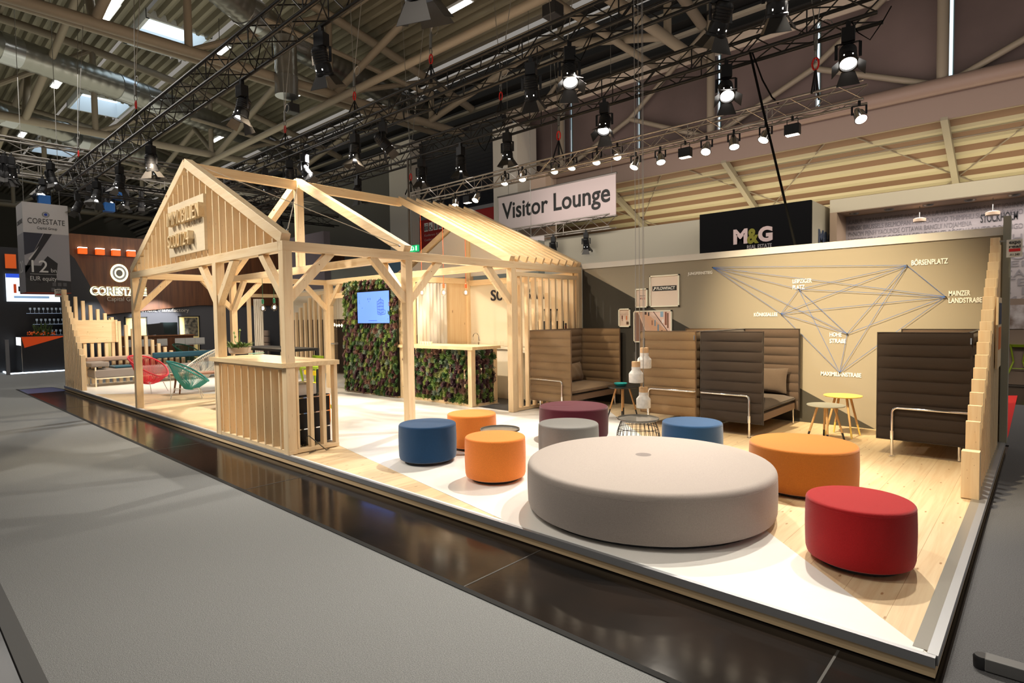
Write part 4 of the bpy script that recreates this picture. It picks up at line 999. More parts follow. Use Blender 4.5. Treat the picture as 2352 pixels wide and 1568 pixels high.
# bottles and coffee machine seen through the slats
def bottle(px, py, y, r, h, col, label, capc):
    q = Yp(px, py, y); t = thing('bottle', label, 'bottle', (q.x, y, 1.02))
    MB().lathe([(r, 0), (r, h*.6), (r*.4, h*.78), (r*.36, h*.95)], (q.x, y, 1.02), 16).build('body', mat('bottle_%g' % px, col, .15), t, True)
    MB().lathe([(r*.42, h*.93), (r*.42, h)], (q.x, y, 1.02), 12).build('cap', mat('cap_%g' % px, capc, .4), t, True)
bottle(1242, 740, 5.5, .05, .46, (.03, .04, .03), 'dark bottle with a pale label behind the slats, left', (.05, .05, .05))
bottle(1258, 735, 5.5, .05, .50, (.02, .35, .25), 'green-edged bottle behind the slats', (.03, .03, .03))
bottle(1300, 740, 5.5, .05, .46, (.08, .01, .01), 'dark red bottle behind the slats, rightmost', (.02, .02, .02))
cm = thing('coffee_machine', 'black coffee machine behind the slatted screen', 'coffee machine', (-6.62, 5.5, 1.02))
MB().box((-6.84, 5.34, 1.02), (-6.48, 5.70, 1.52)).build('body', M_BLACK, cm, bevel=.01); MB().lathe([(.10, 1.52), (.12, 1.62), (.13, 1.72)], (-6.66, 5.52, 0), 20).build('bean_hopper', mat('hopper_smoke', (.25, .24, .20), .1), cm, True)
MB().lathe([(.135, 1.72), (.135, 1.75)], (-6.66, 5.52, 0), 20).build('hopper_lid', M_BLACK, cm, True)
# side shelf with cloth in the kitchen, grey front
ks = thing('cloth_cupboard', 'white cupboard with a linen cloth hanging in front, in the kitchen gap', 'cupboard', (-6.75, 5.0, 0))
MB().box((-7.0, 4.75, .0), (-6.94, 5.06, .95)).build('side_panel', M_CREAM, ks)
mb = MB(); vs = []
for i in range(31):
    x = -6.90+.52*i/30; y = 4.95+.02*math.sin(i*1.1); vs += [(x, y, .06), (x, y, .93)]
mb.add(vs, [(2*i, 2*i+2, 2*i+3, 2*i+1) for i in range(30)]); mb.build('cloth', mat('linen_cloth', (.66, .56, .40), .95), ks, True)
MB().box((-7.02, 4.72, .95), (-6.38, 5.08, .98)).build('shelf', M_CREAM, ks)
# ================================================================ BEHIND THE RECEPTION COUNTER
rk = thing('equipment_case', 'black drawer unit with silver edges behind the counter fins', 'drawer unit', (-6.62, .45, 0.004))
MB().box((-6.95, .16, .05), (-6.42, .66, .66)).build('body', M_BLACK, rk)
for i in range(3):
    for j in range(2):
        MB().box((-6.425, .175+j*.245, .075+i*.195), (-6.408, .405+j*.245, .245+i*.195)).build('drawer', M_BLACKM, rk)
for i in range(4): MB().box((-6.43, .155, .052+i*.195), (-6.405, .665, .066+i*.195)).build('edge_strip', M_CHROME, rk)
MB().box((-6.425, .655, .05), (-6.403, .668, .66)).build('edge_strip', M_CHROME, rk)
for a, b in ((-6.93, .18), (-6.45, .18), (-6.93, .64), (-6.45, .64)): MB().box((a-.02, b-.02, .004), (a+.02, b+.02, .05)).build('foot', M_BLACK, rk)
bx_ = thing('storage_box', 'white plastic box on top of the black drawer unit', 'box', (-6.62, .36, .66))
mb = MB()
for A, B in (((-6.78, .22, .662), (-6.46, .52, .67)), ((-6.78, .22, .662), (-6.77, .52, .80)), ((-6.47, .22, .662), (-6.46, .52, .80)), ((-6.78, .22, .662), (-6.46, .23, .80)), ((-6.78, .51, .662), (-6.46, .52, .80))): mb.box(A, B)
mb.build('box', mat('box_white', (.75, .75, .76), .4), bx_)
MB().bar((-6.72, .3, .80), (-6.55, .42, .84), .12, .01).build('paper', M_WHITEFLOOR, bx_)
cb = MB(); cb.path([(-6.20, .52, .01), (-6.10, .42, .02), (-6.05, .30, .12), (-6.14, .22, .22), (-6.25, .25, .18), (-6.34, .30, .05), (-6.30, .40, .012), (-6.20, .33, .012), (-6.14, .22, .012)], .006, 6)
tag(cb.build('power_cable', mat('cable_olive', (.05, .045, .03), .5), None, True), 'looped dark cable in front of the counter fins', 'cable')
cb = MB(); cb.path([(-6.45, .2, .01), (-6.36, .30, .03), (-6.38, .22, .2), (-6.36, .35, .05), (-6.4, .45, .02), (-6.36, .55, .012), (-6.36, .68, .012)], .007, 6); cb.box((-6.42, .60, .006), (-6.34, .68, .05))
tag(cb.build('power_strip', M_BLACK, None, True), 'tangle of black cables with a power strip behind the fins', 'cable')
def stool(x, y, h, col, label, rz=0, tilt=0):
    m = mat('stool_%g' % col[0], col, .35); t = thing('bar_stool', label, 'stool', (x, y, 0.004))
    hs_ = h; s = .17
    mb = MB().lathe([(.001, hs_-.02), (s, hs_-.02), (s+.02, hs_), (s+.02, hs_+.012), (s-.02, hs_+.006), (.001, hs_-.008)], (x, y, 0), 6, cap=False); mb.build('seat', m, t)
    mb = MB().bar((x-s, y+s*.7, hs_+.16), (x+s, y+s*.7, hs_+.16), .02, .07); mb.build('backrest', m, t)
    for a, b in ((-1, -1), (1, -1), (1, 1), (-1, 1)):
        MB().path([(x+a*s*.8, y+b*s*.8, hs_-.01), (x+a*s*.55, y+b*s*.55, hs_*.55), (x+a*(s+.09), y+b*(s+.09), .006)], [.020, .017, .014], 6).build('leg', m, t)
    MB().path([(x+a*s*.72, y+b*s*.72, hs_*.40) for a, b in ((-1, -1), (1, -1), (1, 1), (-1, 1))], .012, 6, True).build('footrest', m, t)
    return t
stool(-8.85, 1.75, .80, (.28, .42, .02), 'lime green bar stool standing behind the counter')
stool(-8.15, 1.22, .62, (.80, .62, .02), 'yellow bar stool behind the white box')
ga, gb, gc = Yp(738, 912, 1.0), Yp(753, 937, 1.12), Yp(748, 948, 1.0)
tag(MB().bar(ga, gb, .05, .02).bar(ga, gc, .05, .02).build('stool_arm', mat('stool_0.28', (.28, .42, .02), .35)), 'lime green folding legs sticking out beside the drawer unit', 'stool')
# potted succulent on the counter
pp = thing('potted_plant', 'trailing green succulent in a grey bowl on the counter', 'plant', (-7.95, .45, 1.10))
px_, py__ = -7.95, .42
c0 = Zp(551, 812, 1.10); px_, py__ = c0.x, c0.y
mb = MB()
for (r0, z0) in ((1, 0),): mb.lathe([(.001, 1.10), (.13, 1.10), (.155, 1.12), (.165, 1.20), (.155, 1.20), (.145, 1.17), (.001, 1.17)], (px_, py__, 0), 28, cap=False)
mb.build('pot', mat('pot_grey', (.48, .38, .30), .8), pp, True)
rnd = random.Random(4); mb = MB()
for i in range(150):
    a = rnd.random()*6.28; rr = .03+.13*rnd.random(); b = Vector((px_+rr*math.cos(a), py__+rr*math.sin(a), 1.18+rnd.random()*.05)); L_ = .05+.06*rnd.random()
    d = Vector((math.cos(a)*rnd.uniform(.2, 1), math.sin(a)*rnd.uniform(.2, 1), rnd.uniform(-.1, 1))).normalized(); s_ = d.cross(Vector((0, 0, 1))).normalized()*L_*.16
    mb.add([b, b+d*L_*.5+s_, b+d*L_, b+d*L_*.5-s_, b+d*L_*.5+Vector((0, 0, .006))], [(0, 1, 4), (1, 2, 4), (2, 3, 4), (3, 0, 4)])
mb.build('foliage', SUC[0], pp)
mb = MB()
for i in range(8):
    a = rnd.random()*6.28; mb.v and None
    b = Vector((px_+.05*math.cos(a), py__+.05*math.sin(a), 1.22)); 
    for j in range(9):
        g = 2*math.pi*j/9; d = Vector((math.cos(g)*.05, math.sin(g)*.05, .03)); s_ = Vector((-math.sin(g), math.cos(g), 0))*.012
        mb.add([b, b+d*.6+s_, b+d, b+d*.6-s_], [(0, 1, 2, 3)])
mb.build('rosette', SUC[3], pp)
mb = MB(); mb.path([(px_-.04, py__, 1.2), (px_-.12, py__-.02, 1.30), (px_-.19, py__, 1.42)], .008, 6); mb.path([(px_+.01, py__, 1.2), (px_+.0, py__, 1.34), (px_+.03, py__, 1.46)], .007, 6)
for q in ((px_-.19, py__, 1.42), (px_+.03, py__, 1.46), (px_-.15, py__, 1.36)): mb.lathe([(.001, -.02), (.018, 0), (.001, .03)], q, 8)
mb.build('shoot', SUC[2], pp, True)
tag(MB().bar((px_+.27, py__+.06, 1.108), (px_+.52, py__+.10, 1.125), .10, .012).build('brochure', mat('brochure_mint', (.45, .80, .62), .4)), 'mint green brochure lying on the counter by the plant', 'brochure')
# black high table
ht = thing('high_table', 'black high table with thin square legs behind the counter', 'table', (-9.9, 2.8, 0.004))
za = 1.06; A = Xp(731, 803, -8.55)
xa, xb, ya, yb_ = -11.35, -9.25, 1.5, 2.12
MB().box((xa, ya, za), (xb, yb_, za+.045)).build('table_top', M_BLACKM, ht)
for x in (xa+.03, xb-.03):
    for y in (ya+.03, yb_-.03): MB().box((x-.03, y-.03, .006), (x+.03, y+.03, za)).build('leg', M_BLACKM, ht)
# ================================================================ LEFT LOUNGE
F_SOFG = fabric('fabric_bench_grey', (.23, .20, .185)); F_SOFB = fabric('fabric_bench_blue', (.025, .085, .13)); F_SOFR = fabric('fabric_bench_rose', (.42, .30, .24))
bs = thing('modular_bench', 'long grey upholstered bench along the far slat fence', 'sofa', (-17.6, 1.6, 0.004))
MB().box((-17.95, .42, .22), (-17.2, 2.9, .43)).build('seat', F_SOFG, bs, bevel=.03)
MB().box((-17.95, .35, .50), (-17.2, .75, .62)).build('armrest', F_SOFG, bs, bevel=.03)
MB().box((-18.08, .42, .60), (-17.96, 1.9, .72)).build('backrest', F_SOFR, bs, bevel=.03)
MB().box((-18.08, 1.95, .60), (-17.96, 3.6, .76)).build('backrest', F_SOFB, bs, bevel=.03)
MB().box((-17.95, 2.95, .22), (-17.2, 3.6, .43)).build('seat', F_SOFB, bs, bevel=.03)
for x in (-17.9, -17.22):
    for y in (.45, 1.7, 3.0): MB().box((x-.015, y-.015, .006), (x+.015, y+.015, .50 if y < 1 else .22)).build('leg', mat('frame_cream', (.74, .66, .50), .4), bs)
MB().box((-17.95, .44, .19), (-17.2, .47, .22)).build('frame_rail', MATS['frame_cream'], bs); MB().box((-17.235, .44, .19), (-17.205, 3.6, .22)).build('frame_rail', MATS['frame_cream'], bs)
tag(MB().box((-17.9, .9, .435), (-17.35, 1.35, .49)).build('seat_cushion', F_SOFB, None, bevel=.02), 'small blue seat pad on the grey bench', 'cushion')
def acapulco(x, y, rz, m, label, sc=1.0):
    t = thing('string_chair', label, 'chair', (x, y, 0.004)); M = Matrix.Translation((x, y, 0)) @ Matrix.Rotation(rz, 4, 'Z') @ Matrix.Scale(sc, 4)
    N = 76; rim = []; low = []
    for i in range(N):
        a = 2*math.pi*i/N; u, v = math.cos(a), math.sin(a)
        # local: +x is the open front; rim tilts back
        r_ = .40*(1+.12*(-u)); X_ = .02+.44*u; Y_ = v*.40; Z_ = .66-.26*u+.0*v+.06*(v*v)
        rim.append(Vector((X_, Y_, Z_))); low.append(Vector((.02+.10*u, .15*v, .24-.02*u)))
    MB().path([M @ p for p in rim], .018, 8, True).build('rim', m, t, True)
    mb = MB()
    for i in range(N):
        p, q = rim[i], low[i]; mid = p.lerp(q, .55)+Vector((-.02, 0, -.05)); mb.path([M @ p, M @ (p.lerp(q, .25)+Vector((0, 0, -.02))), M @ mid, M @ q], .0055, 4)
    MBl = MB(); mb.build('cord_weave', m, t)
    MB().path([M @ p for p in low], .012, 8, True).build('base_ring', m, t, True)
    lg = mat('chair_leg_white', (.78, .76, .70), .35)
    for (a, b) in ((.26, .22), (.26, -.22), (-.30, 0.0)):
        MB().path([M @ Vector((a*1.25, b*1.2, .004)), M @ Vector((a*.9, b*.95, .26)), M @ Vector((a*.3, b*.35, .23))], .008, 6).build('leg', lg, t, True)
    MB().path([M @ Vector((-.36, .0, .004)), M @ Vector((-.36, 0, .55)), M @ Vector((-.40, 0, .86))], .007, 6).build('back_strut', lg, t, True)
    return t
acapulco(-14.85, .95, math.radians(32), mat('cord_coral', (.90, .06, .09), .45), 'coral red string chair next to the left gable post', .92)
acapulco(-12.95, 1.15, math.radians(68), mat('cord_teal', (.045, .33, .31), .45), 'teal string chair with its back to the aisle', .86)
acapulco(-14.75, 2.15, math.radians(-105), mat('cord_white', (.86, .84, .76), .45), 'white string chair beside the wooden bench', 1.05)
acapulco(-12.9, 8.2, math.radians(200), mat('cord_pale', (.72, .74, .62), .45), 'pale string chair seen through the glass door', 1.0)
acapulco(-19.6, 3.4, math.radians(40), mat('cord_green', (.03, .20, .12), .45), 'dark green string chair beyond the far fence', 1.0)
wb = thing('wooden_bench', 'low wooden bench with dark tapered legs', 'bench', (-13.9, 1.75, 0.004))
MB().box((-14.2, 1.2, .40), (-13.8, 2.3, .445)).build('seat', mat('bench_rose_wood', (.55, .30, .20), .5), wb, bevel=.012)
for x in (-14.15, -13.85):
    for y in (1.32, 2.18): MB().tube((x, y, .40), (x+(.03 if x > -14 else -.03), y+(.05 if y > 1.7 else -.05), .006), .026, 8, .016).build('leg', mat('walnut_leg', (.20, .085, .04), .5), wb)
# ================================================================ LIGHTING TRUSSES
def truss(name, label, P0, P1, w, h, m, bay=.5, rc=.030, rb=.011, lim=90, faces=4):
    P0, P1 = Vector(P0), Vector(P1); d = (P1-P0); L_ = d.length; d.normalize(); s_ = d.cross(Vector((0, 0, 1))).normalized()
    t = thing(name, label, 'truss', P0)
    cs = [s_*(-w/2), s_*(w/2), s_*(w/2)+Vector((0, 0, h)), s_*(-w/2)+Vector((0, 0, h))]
    for c in cs: MB().tube(P0+c, P1+c, rc, 10).build('chord', m, t, True)
    n = int(L_/bay); k = 0; rest = MB(); fl_ = [(1, 2), (3, 0), (0, 1), (2, 3)][:faces]
    for i in range(n):
        a, b = P0+d*(L_*i/n), P0+d*(L_*(i+1)/n)
        for (u, v) in fl_:
            p, q = (a+cs[u], b+cs[v]) if i % 2 == 0 else (a+cs[v], b+cs[u])
            if k < lim: MB().tube(p, q, rb, 6).build('lattice_bar', m, t); k += 1
            else: rest.tube(p, q, rb, 6)
        if i % 4 == 0:
            for (u, v) in ((0, 3), (1, 2)): rest.tube(a+cs[u], a+cs[v], rb, 6)
    if rest.v: o = rest.build('lattice', m, t); o['kind'] = 'stuff'
    return t
T1 = (1.0, 5.75); T2 = (4.2, 5.75); T3 = (6.5, 5.75)
xL1 = Yp(155, 425, 1.0).x
truss('lighting_truss', 'front black lighting truss running over the aisle edge', (xL1, 1.0, 5.75), (-2.0, 1.0, 5.75), .38, .38, M_TRUSSK, .42)
truss('lighting_truss', 'second black lighting truss, over the middle of the stand', (xL1, 4.2, 5.75), (4.0, 4.2, 5.75), .38, .38, M_TRUSSK, .45)
xR3 = Yp(2022, 20, 6.5).x
truss('lighting_truss', 'third black lighting truss, nearest the clerestory', (xL1, 6.5, 5.75), (xR3, 6.5, 5.75), .38, .38, M_TRUSSK, .45)
truss('lighting_truss', 'black cross truss closing the far left end', (xL1, 1.2, 5.75), (xL1, 8.6, 5.75), .38, .38, M_TRUSSK, .45, lim=60)
ya_ = 6.6; A = Yp(1988, 215, ya_); B = Yp(938, 452, ya_)
truss('spot_truss', 'silver spot truss with glowing lamps behind the lounge wall', (B.x, ya_, 4.66), (A.x, ya_, 4.66), .24, .27, M_TRUSSS, .33, .020, .008, 90, 3)
# stage lanterns
def lamp_proto(lensm, nm, label):
    t = thing('stage_lantern', label, 'stage light', (0, 0, 0), 'stage lanterns hanging from the black trusses')
    MB().box((-.03, -.03, -.10), (.03, .03, .03)).build('clamp', M_BLACKM, t)
    MB().box((-.085, -.07, -.28), (.085, .07, -.08)).build('ballast_box', M_BLACKM, t, bevel=.006)
    mb = MB().bar((-.15, 0, -.29), (.15, 0, -.29), .04, .012, (0, 0, 1)); mb.bar((-.15, 0, -.29), (-.15, 0, -.50), .012, .04, (1, 0, 0)); mb.bar((.15, 0, -.29), (.15, 0, -.50), .012, .04, (1, 0, 0)); mb.build('yoke', M_BLACKM, t)
    prof = [(.001, .20), (.085, .20), (.105, .17)]
    for i in range(5): prof += [(.108, .15-.035*i), (.114, .145-.035*i), (.114, .128-.035*i), (.108, .122-.035*i)]
    prof += [(.118, -.04), (.120, -.14), (.132, -.15), (.132, -.18), (.110, -.18), (.104, -.15)]
    h = MB().lathe(prof, (0, 0, 0), 24, cap=False).build('housing', M_BLACKM, None, True); h.parent = t; h.location = (0, 0, -.48)
    l = MB().lathe([(.001, -.165), (.06, -.160), (.104, -.145)], (0, 0, 0), 24, cap=False).build('lens', lensm, None, True); l.parent = h
    v = MB().box((-.06, -.108, -.11), (.06, -.100, -.09)).box((-.05, -.106, -.07), (.05, -.099, -.055)).build('vent_slot', lensm); v.parent = h
    for i in range(4):
        a = math.pi/2*i; ca, sa = math.cos(a), math.sin(a); big = i % 2 == 0
        def R_(x, y, z): return (x*ca-y*sa, x*sa+y*ca, z)
        wi, wo, L_ = .085, (.15 if big else .10), (.20 if big else .17)
        p = [R_(-wi, .115, -.18), R_(wi, .115, -.18), R_(wo, .115+L_*.55, -.18-L_*.83), R_(-wo, .115+L_*.55, -.18-L_*.83)]
        f = MB().poly(p, .004, (0, 0, 1)).build('barn_door', mat('door_inner', (.035, .032, .03), .4, .3)); f.parent = h
    KIDS[h] = kids(h); KIDS[t] = kids(t)
    return t
LP1 = lamp_proto(M_LENS, 'a', 'x'); first_used = {}
def lantern(px, py, tr, label, rz, tilt, scale=1.0, warm=False):
    y, zt_ = tr; y = y-.19 if tr in (T2, T3) else y; q = Yp(px, py, y)
    o = LP1 if not first_used else copy_tree(LP1); first_used[label] = 1
    o.location = (q.x, y, zt_-.02); o.rotation_euler = (0, 0, math.radians(rz)); o.scale = (scale,)*3; o['label'] = label
    for c in KIDS[o]:
        if c.name.startswith('housing'): c.rotation_euler = (math.radians(tilt), 0, 0)
    return o
T1b = (.81, 5.75); T1c = (1.19, 5.75)
LL = [(738, 95, T1c, 'largest lantern under the front truss, above the ridge', 20, 22), (556, 222, T1c, 'lantern under the front truss, right of the gable peak', 10, -15),
 (346, 345, T1c, 'lantern under the front truss, left of the gable peak', 30, 10), (274, 390, T1c, 'lantern under the front truss with a bright lens, fourth from its left end', 15, -12),
 (222, 430, T1c, 'lantern under the front truss, third from its left end', 40, -20), (178, 460, T1c, 'lantern under the front truss, second from its left end', 0, -25),
 (700, 385, T2, 'lantern right above the middle ridge, under the second truss', -60, 35), (665, 375, T2, 'lantern left above the middle ridge, under the second truss', 60, 25),
 (815, 330, T2, 'lantern with lit tan flaps under the second truss', 15, -8), (880, 300, T2, 'tilted lantern right of the tan-flapped one', -50, 40),
 (1220, 175, T2, 'lantern under the second truss near the picture centre', 25, 22), (1308, 150, T2, 'bright lantern under the second truss, facing right', 45, -30),
 (610, 425, T2, 'lantern glowing behind the ridge beam', -30, 30),
 (1655, 55, T2, 'large lantern under the second truss, upper right', 60, 32), (1785, 20, T2, 'lantern cut by the top edge at the right', 25, 24),
 (1165, 325, T3, 'lantern hanging straight down under the third truss', 10, 3), (1058, 345, T3, 'lantern with spread flaps under the third truss', 0, 0),
 (968, 385, T3, 'lantern with wide open flaps over the shutter', 20, 0), (822, 415, T3, 'lantern under the third truss beside the white tower', 0, 15),
 (1388, 245, T3, 'bright-faced lantern under the third truss, left of the cables', 20, -30), (1668, 175, T3, 'lantern with a round white face under the third truss', 30, -40),
 (1948, 112, T3, 'lantern at the right end of the third truss', 15, -36)]
for (a, b, tr, lab, rz, tl) in LL: lantern(a, b, tr, 'black '+lab, rz, tl, 1.0)
# one lantern close above the camera at the top edge
q = Yp(958, -75, .6); o = copy_tree(LP1); o.location = (q.x, .6, q.z+.55); o.rotation_euler = (0, 0, .4); o.scale = (1.3,)*3; o['label'] = 'lantern flaps cut off by the top edge, left of centre'
truss('lighting_truss', 'short black truss piece just above the top edge', (q.x-1, .6, q.z+.6), (q.x+2.5, .6, q.z+.6), .38, .38, M_TRUSSK, .5)
# par cans
def can_proto():
    t = thing('spot_can', 'x', 'stage light', (0, 0, 0), 'chrome spot cans on the silver truss')
    MB().box((-.02, -.02, -.06), (.02, .02, .02)).build('clamp', M_BLACKM, t)
    mb = MB().bar((-.10, 0, -.06), (.10, 0, -.06), .03, .01); mb.bar((-.10, 0, -.06), (-.10, 0, -.2), .01, .03, (1, 0, 0)); mb.bar((.10, 0, -.06), (.10, 0, -.2), .01, .03, (1, 0, 0)); mb.build('yoke', M_BLACKM, t)
    h = MB().lathe([(.001, .13), (.04, .13), (.055, .06), (.085, .03), (.09, -.10), (.098, -.105), (.098, -.12), (.085, -.12), (.08, -.09)], (0, 0, 0), 20, cap=False).build('can', M_CHROME, None, True); h.parent = t; h.location = (0, 0, -.20)
    l = MB().lathe([(.001, -.10), (.082, -.095)], (0, 0, 0), 20, cap=False).build('lens', M_LENSW, None, True); l.parent = h
    KIDS[h] = kids(h); KIDS[t] = kids(t); return t
CP_ = can_proto(); cu_ = []
cans = [(1468, 350, 18), (1524, 338, -10), (1630, 310, 8), (1692, 298, -5), (1765, 280, 22), (1978, 232, -12), (1000, 452, -12), (1020, 448, 18), (1054, 438, -6), (1103, 430, 10), (1160, 402, 0), (1200, 396, -8), (1275, 372, 0), (1315, 366, 5), (1371, 352, 0), (1418, 340, -6)]
for i, (a, b, tl) in enumerate(sorted(cans)):
    q = Yp(a, b, ya_); o = CP_ if not cu_ else copy_tree(CP_); cu_.append(o)
    mid_ = 1150 < a < 1425; o.location = (q.x, ya_+(.0 if mid_ else -.12), 4.92 if mid_ else 4.63); o.rotation_euler = (0, 0, math.radians(20)); o.scale = (.9,)*3
    o['label'] = 'chrome spot can on the silver truss, number %s from its left end' % (['one', 'two', 'three', 'four', 'five', 'six', 'seven', 'eight', 'nine', 'ten', 'eleven', 'twelve', 'thirteen', 'fourteen', 'fifteen', 'sixteen'][i])
    for c in KIDS[o]:
        if c.name.startswith('can'): c.rotation_euler = (math.radians(-22 if i % 3 else -34), math.radians(tl), 0)
for i, (a, b) in enumerate(((1082, 436), (1581, 320), (1826, 262))):
    q = Yp(a, b, ya_); t = thing('flood_lamp', 'small black flood lamp on the silver truss, %s' % ['near its left end', 'near the grey cables', 'near its right end'][i], 'stage light', (q.x, ya_, 4.6))
    X0, Y0 = q.x, ya_-.12
    MB().box((X0-.11, Y0-.06, 4.36), (X0+.11, Y0+.06, 4.52)).build('body', M_BLACKM, t, bevel=.01)
    MB().box((X0-.09, Y0-.05, 4.352), (X0+.09, Y0+.05, 4.361)).build('lens', M_LENSW, t)
    mb = MB().path([(X0-.08, Y0, 4.5), (X0-.08, Y0, 4.6), (X0+.08, Y0, 4.6), (X0+.08, Y0, 4.5)], .008, 6); mb.build('bracket', M_BLACKM, t)
    MB().tube((X0, Y0, 4.58), (X0, Y0, 4.66), .02, 8).build('clamp', M_BLACKM, t)
# rigging slings with red rings
M_RED = mat('ring_red', (.75, .02, .015), .4)
def rig(px, py, y, zt_, label):
    q = Yp(px, py, y); x = q.x; t = thing('rigging_sling', label, 'rigging', (x, y, zt_))
    a = MB().path([(x-.02, y, zt_+.05), (x, y, zt_+.42), (x+.02, y, zt_+.05)], .016, 6); a.path([(x, y-.19, zt_), (x, y, zt_+.40), (x, y+.19, zt_)], .018, 6); a.build('sling', M_BLACK, t)
    z = zt_+.40
    MB().path([(x+.045*math.sin(g), y, z+.09-.09*math.cos(g)) for g in [2*math.pi*i/16 for i in range(16)]], .014, 8, True).build('ring', M_RED, t, True)
    z += .18
    MB().path([(x, y+.03*math.sin(g), z+.06-.06*math.cos(g)) for g in [2*math.pi*i/12 for i in range(12)]], .009, 6, True).build('shackle', M_STEEL, t, True)
    z += .12
    MB().tube((x, y, z), (x+.01, y, z+.26), .028, 8).build('hook', M_STEEL, t)
    MB().tube((x, y, z+.25), (x-.9, y+.4, RZ(y)-.8), .008, 6).build('wire_rope', M_STEEL, t); MB().tube((x, y, z+.25), (x+1.0, y+.3, RZ(y)-.8), .008, 6).build('wire_rope', M_STEEL, t)
    MB().path([(x+.13+.10*math.cos(g), y, z+.3+.10*math.sin(g)) for g in [2*math.pi*i/16 for i in range(16)]], .007, 5, True).build('rope_coil', M_STEEL, t)
rig(312, 240, 1.0, 6.1, 'red-ringed sling on the front truss, left of the gable peak'); rig(180, 350, 1.0, 6.1, 'red-ringed sling on the front truss near its left end')
rig(655, 305, 4.2, 6.1, 'red-ringed sling on the second truss above the ridge'); rig(990, 150, 4.2, 6.1, 'red-ringed sling on the second truss, top centre'); rig(815, 255, 4.2, 6.1, 'red-ringed sling on the second truss between two lanterns')
rig(1150, 205, 6.5, 6.1, 'red-ringed sling on the third truss near the picture centre'); rig(1283, 300, 6.6, 4.9, 'sling holding the silver truss at its middle'); rig(1873, 175, 6.6, 4.9, 'sling holding the silver truss near its right end'); rig(944, 440, 6.6, 4.9, 'sling holding the silver truss at its left end')
# black cables hanging from the trusses
def cab(label, pts, r=.012):
    tag(MB().path(pts, r, 6).build('power_cable', mat('cable_black', (.006, .006, .006), .9, spec=.1), None, True), label, 'cable')
p = Yp(1722, 118, 6.3); q = Yp(1829, 574, 5.99)
cab('thick black cable slanting down from the third truss to the lounge wall', [p, p.lerp(q, .3)+Vector((0, 0, -.02)), p.lerp(q, .7), q], .018)
p = Yp(1727, 118, 6.3); q = Yp(1788, 238, 6.6)
cab('thinner black cable sagging from the third truss to the silver truss', [p, p.lerp(q, .4)+Vector((0, 0, -.12)), p.lerp(q, .75)+Vector((0, 0, -.1)), q], .012)
for i, (a, b, tr) in enumerate(((1320, 190, T2), (1110, 390, T3), (1960, 60, T3), (600, 250, T1), (1000, 200, T2))):
    q = Yp(a, b, tr[0]); y, z = tr; y -= .19
    cab('black cable looped under a truss, %s' % ['beside the bright second-truss lantern', 'beside the lantern with spread flaps', 'at the right end of the third truss', 'right of the gable peak', 'beside the top centre sling'][i], [(q.x, y, z+.02), (q.x+.1, y, z-.2), (q.x+.25, y, z-.35), (q.x+.4, y, z-.15), (q.x+.5, y, z+.02)], .008)
for i, (a, b) in enumerate(((671, 250), (1270, 26))):
    q = Zp(a, b, 9.0); t = thing('loudspeaker', 'small black hanging loudspeaker, %s' % ['over the middle of the hall roof', 'near the top centre'][i], 'loudspeaker', q)
    MB().box((q.x-.2, q.y-.18, 8.85), (q.x+.2, q.y+.18, 9.15)).build('body', M_BLACK, t, bevel=.02); MB().tube((q.x, q.y, 9.15), (q.x, q.y, 9.9), .03, 8).build('hanger', M_BLACK, t)
# ================================================================ NEIGHBOURING STANDS, LEFT
XC = -26.0
M_WALNUT = mat('walnut_panel', (.115, .040, .012), .45, noise=.35, nscale=1.6, stretch=(6, 6, .4))
M_SLATE = mat('slate_wall', (.075, .075, .083), .8); M_NIGHT = mat('night_wall', (.012, .012, .015), .5)
cs_ = thing('exhibition_booth', 'dark booth with walnut upper wall and glowing ring logo, far left', 'booth', (XC, 5, -.09))
MB().box((XC-.3, 1.6, 2.3), (XC, 13.0, 4.9)).build('walnut_panel', M_WALNUT, cs_)
MB().box((XC-.4, 1.9, -.09), (XC-.1, 13.0, 2.45)).build('slate_panel', M_SLATE, cs_)
MB().box((XC-1.2, -9, -.09), (XC-.9, 2.2, 4.35)).build('black_panel', M_NIGHT, cs_)
MB().poly([(XC+.03, 1.2, 4.6), (XC+.03, 1.4, 1.0), (XC+.03, 3.1, 1.0), (XC+.03, 1.8, 4.0)], .02, (-1, 0, 0)).build('slanted_panel', M_NIGHT, cs_)
MB().poly([(XC+.01, 1.9, 2.32), (XC+.01, 2.4, 1.9), (XC+.01, 6.0, 2.3), (XC+.01, 9.0, 2.5), (XC+.01, 9, 2.7), (XC+.01, 1.9, 2.7)], .02, (-1, 0, 0)).build('walnut_skirt', M_WALNUT, cs_)
MB().box((XC-.02, 1.9, 4.15), (XC+.02, 8, 4.17)).build('shelf_line', M_NIGHT, cs_)
# logo ring + words
M_HALO = mat('logo_halo', (1, .92, .45), .5, emit=2.2); M_LOGOG = mat('logo_metal', (.30, .30, .30), .4, .3)
def ring(y, z, R0, R1, m, nm, x=XC+.05, sy=1., p=cs_):
    mb = MB(); n = 40; vs = []
    for i in range(n):
        a = 2*math.pi*i/n; vs += [(x, y+R0*math.cos(a)*sy, z+R0*math.sin(a)), (x, y+R1*math.cos(a)*sy, z+R1*math.sin(a))]
    mb.add(vs, [(2*i, 2*i+1, (2*i+3) % (2*n), (2*i+2) % (2*n)) for i in range(n)]); return mb.build(nm, m, p)
ring(3.18, 3.52, .13, .345, M_HALO, 'logo_glow', XC+.04, .85); ring(3.18, 3.52, .19, .27, M_LOGOG, 'logo_ring', XC+.06, .85); ring(3.18, 3.52, .001, .12, mat('logo_grey', (.16, .15, .13), .5), 'logo_centre', XC+.06, .85)
text('CORESTATE', 1.86, .34, (XC+.03, 2.22, 2.65), (0, 1, 0), (0, 0, 1), M_HALO, 'logo_glow_word', cs_, .02, bold=.08)
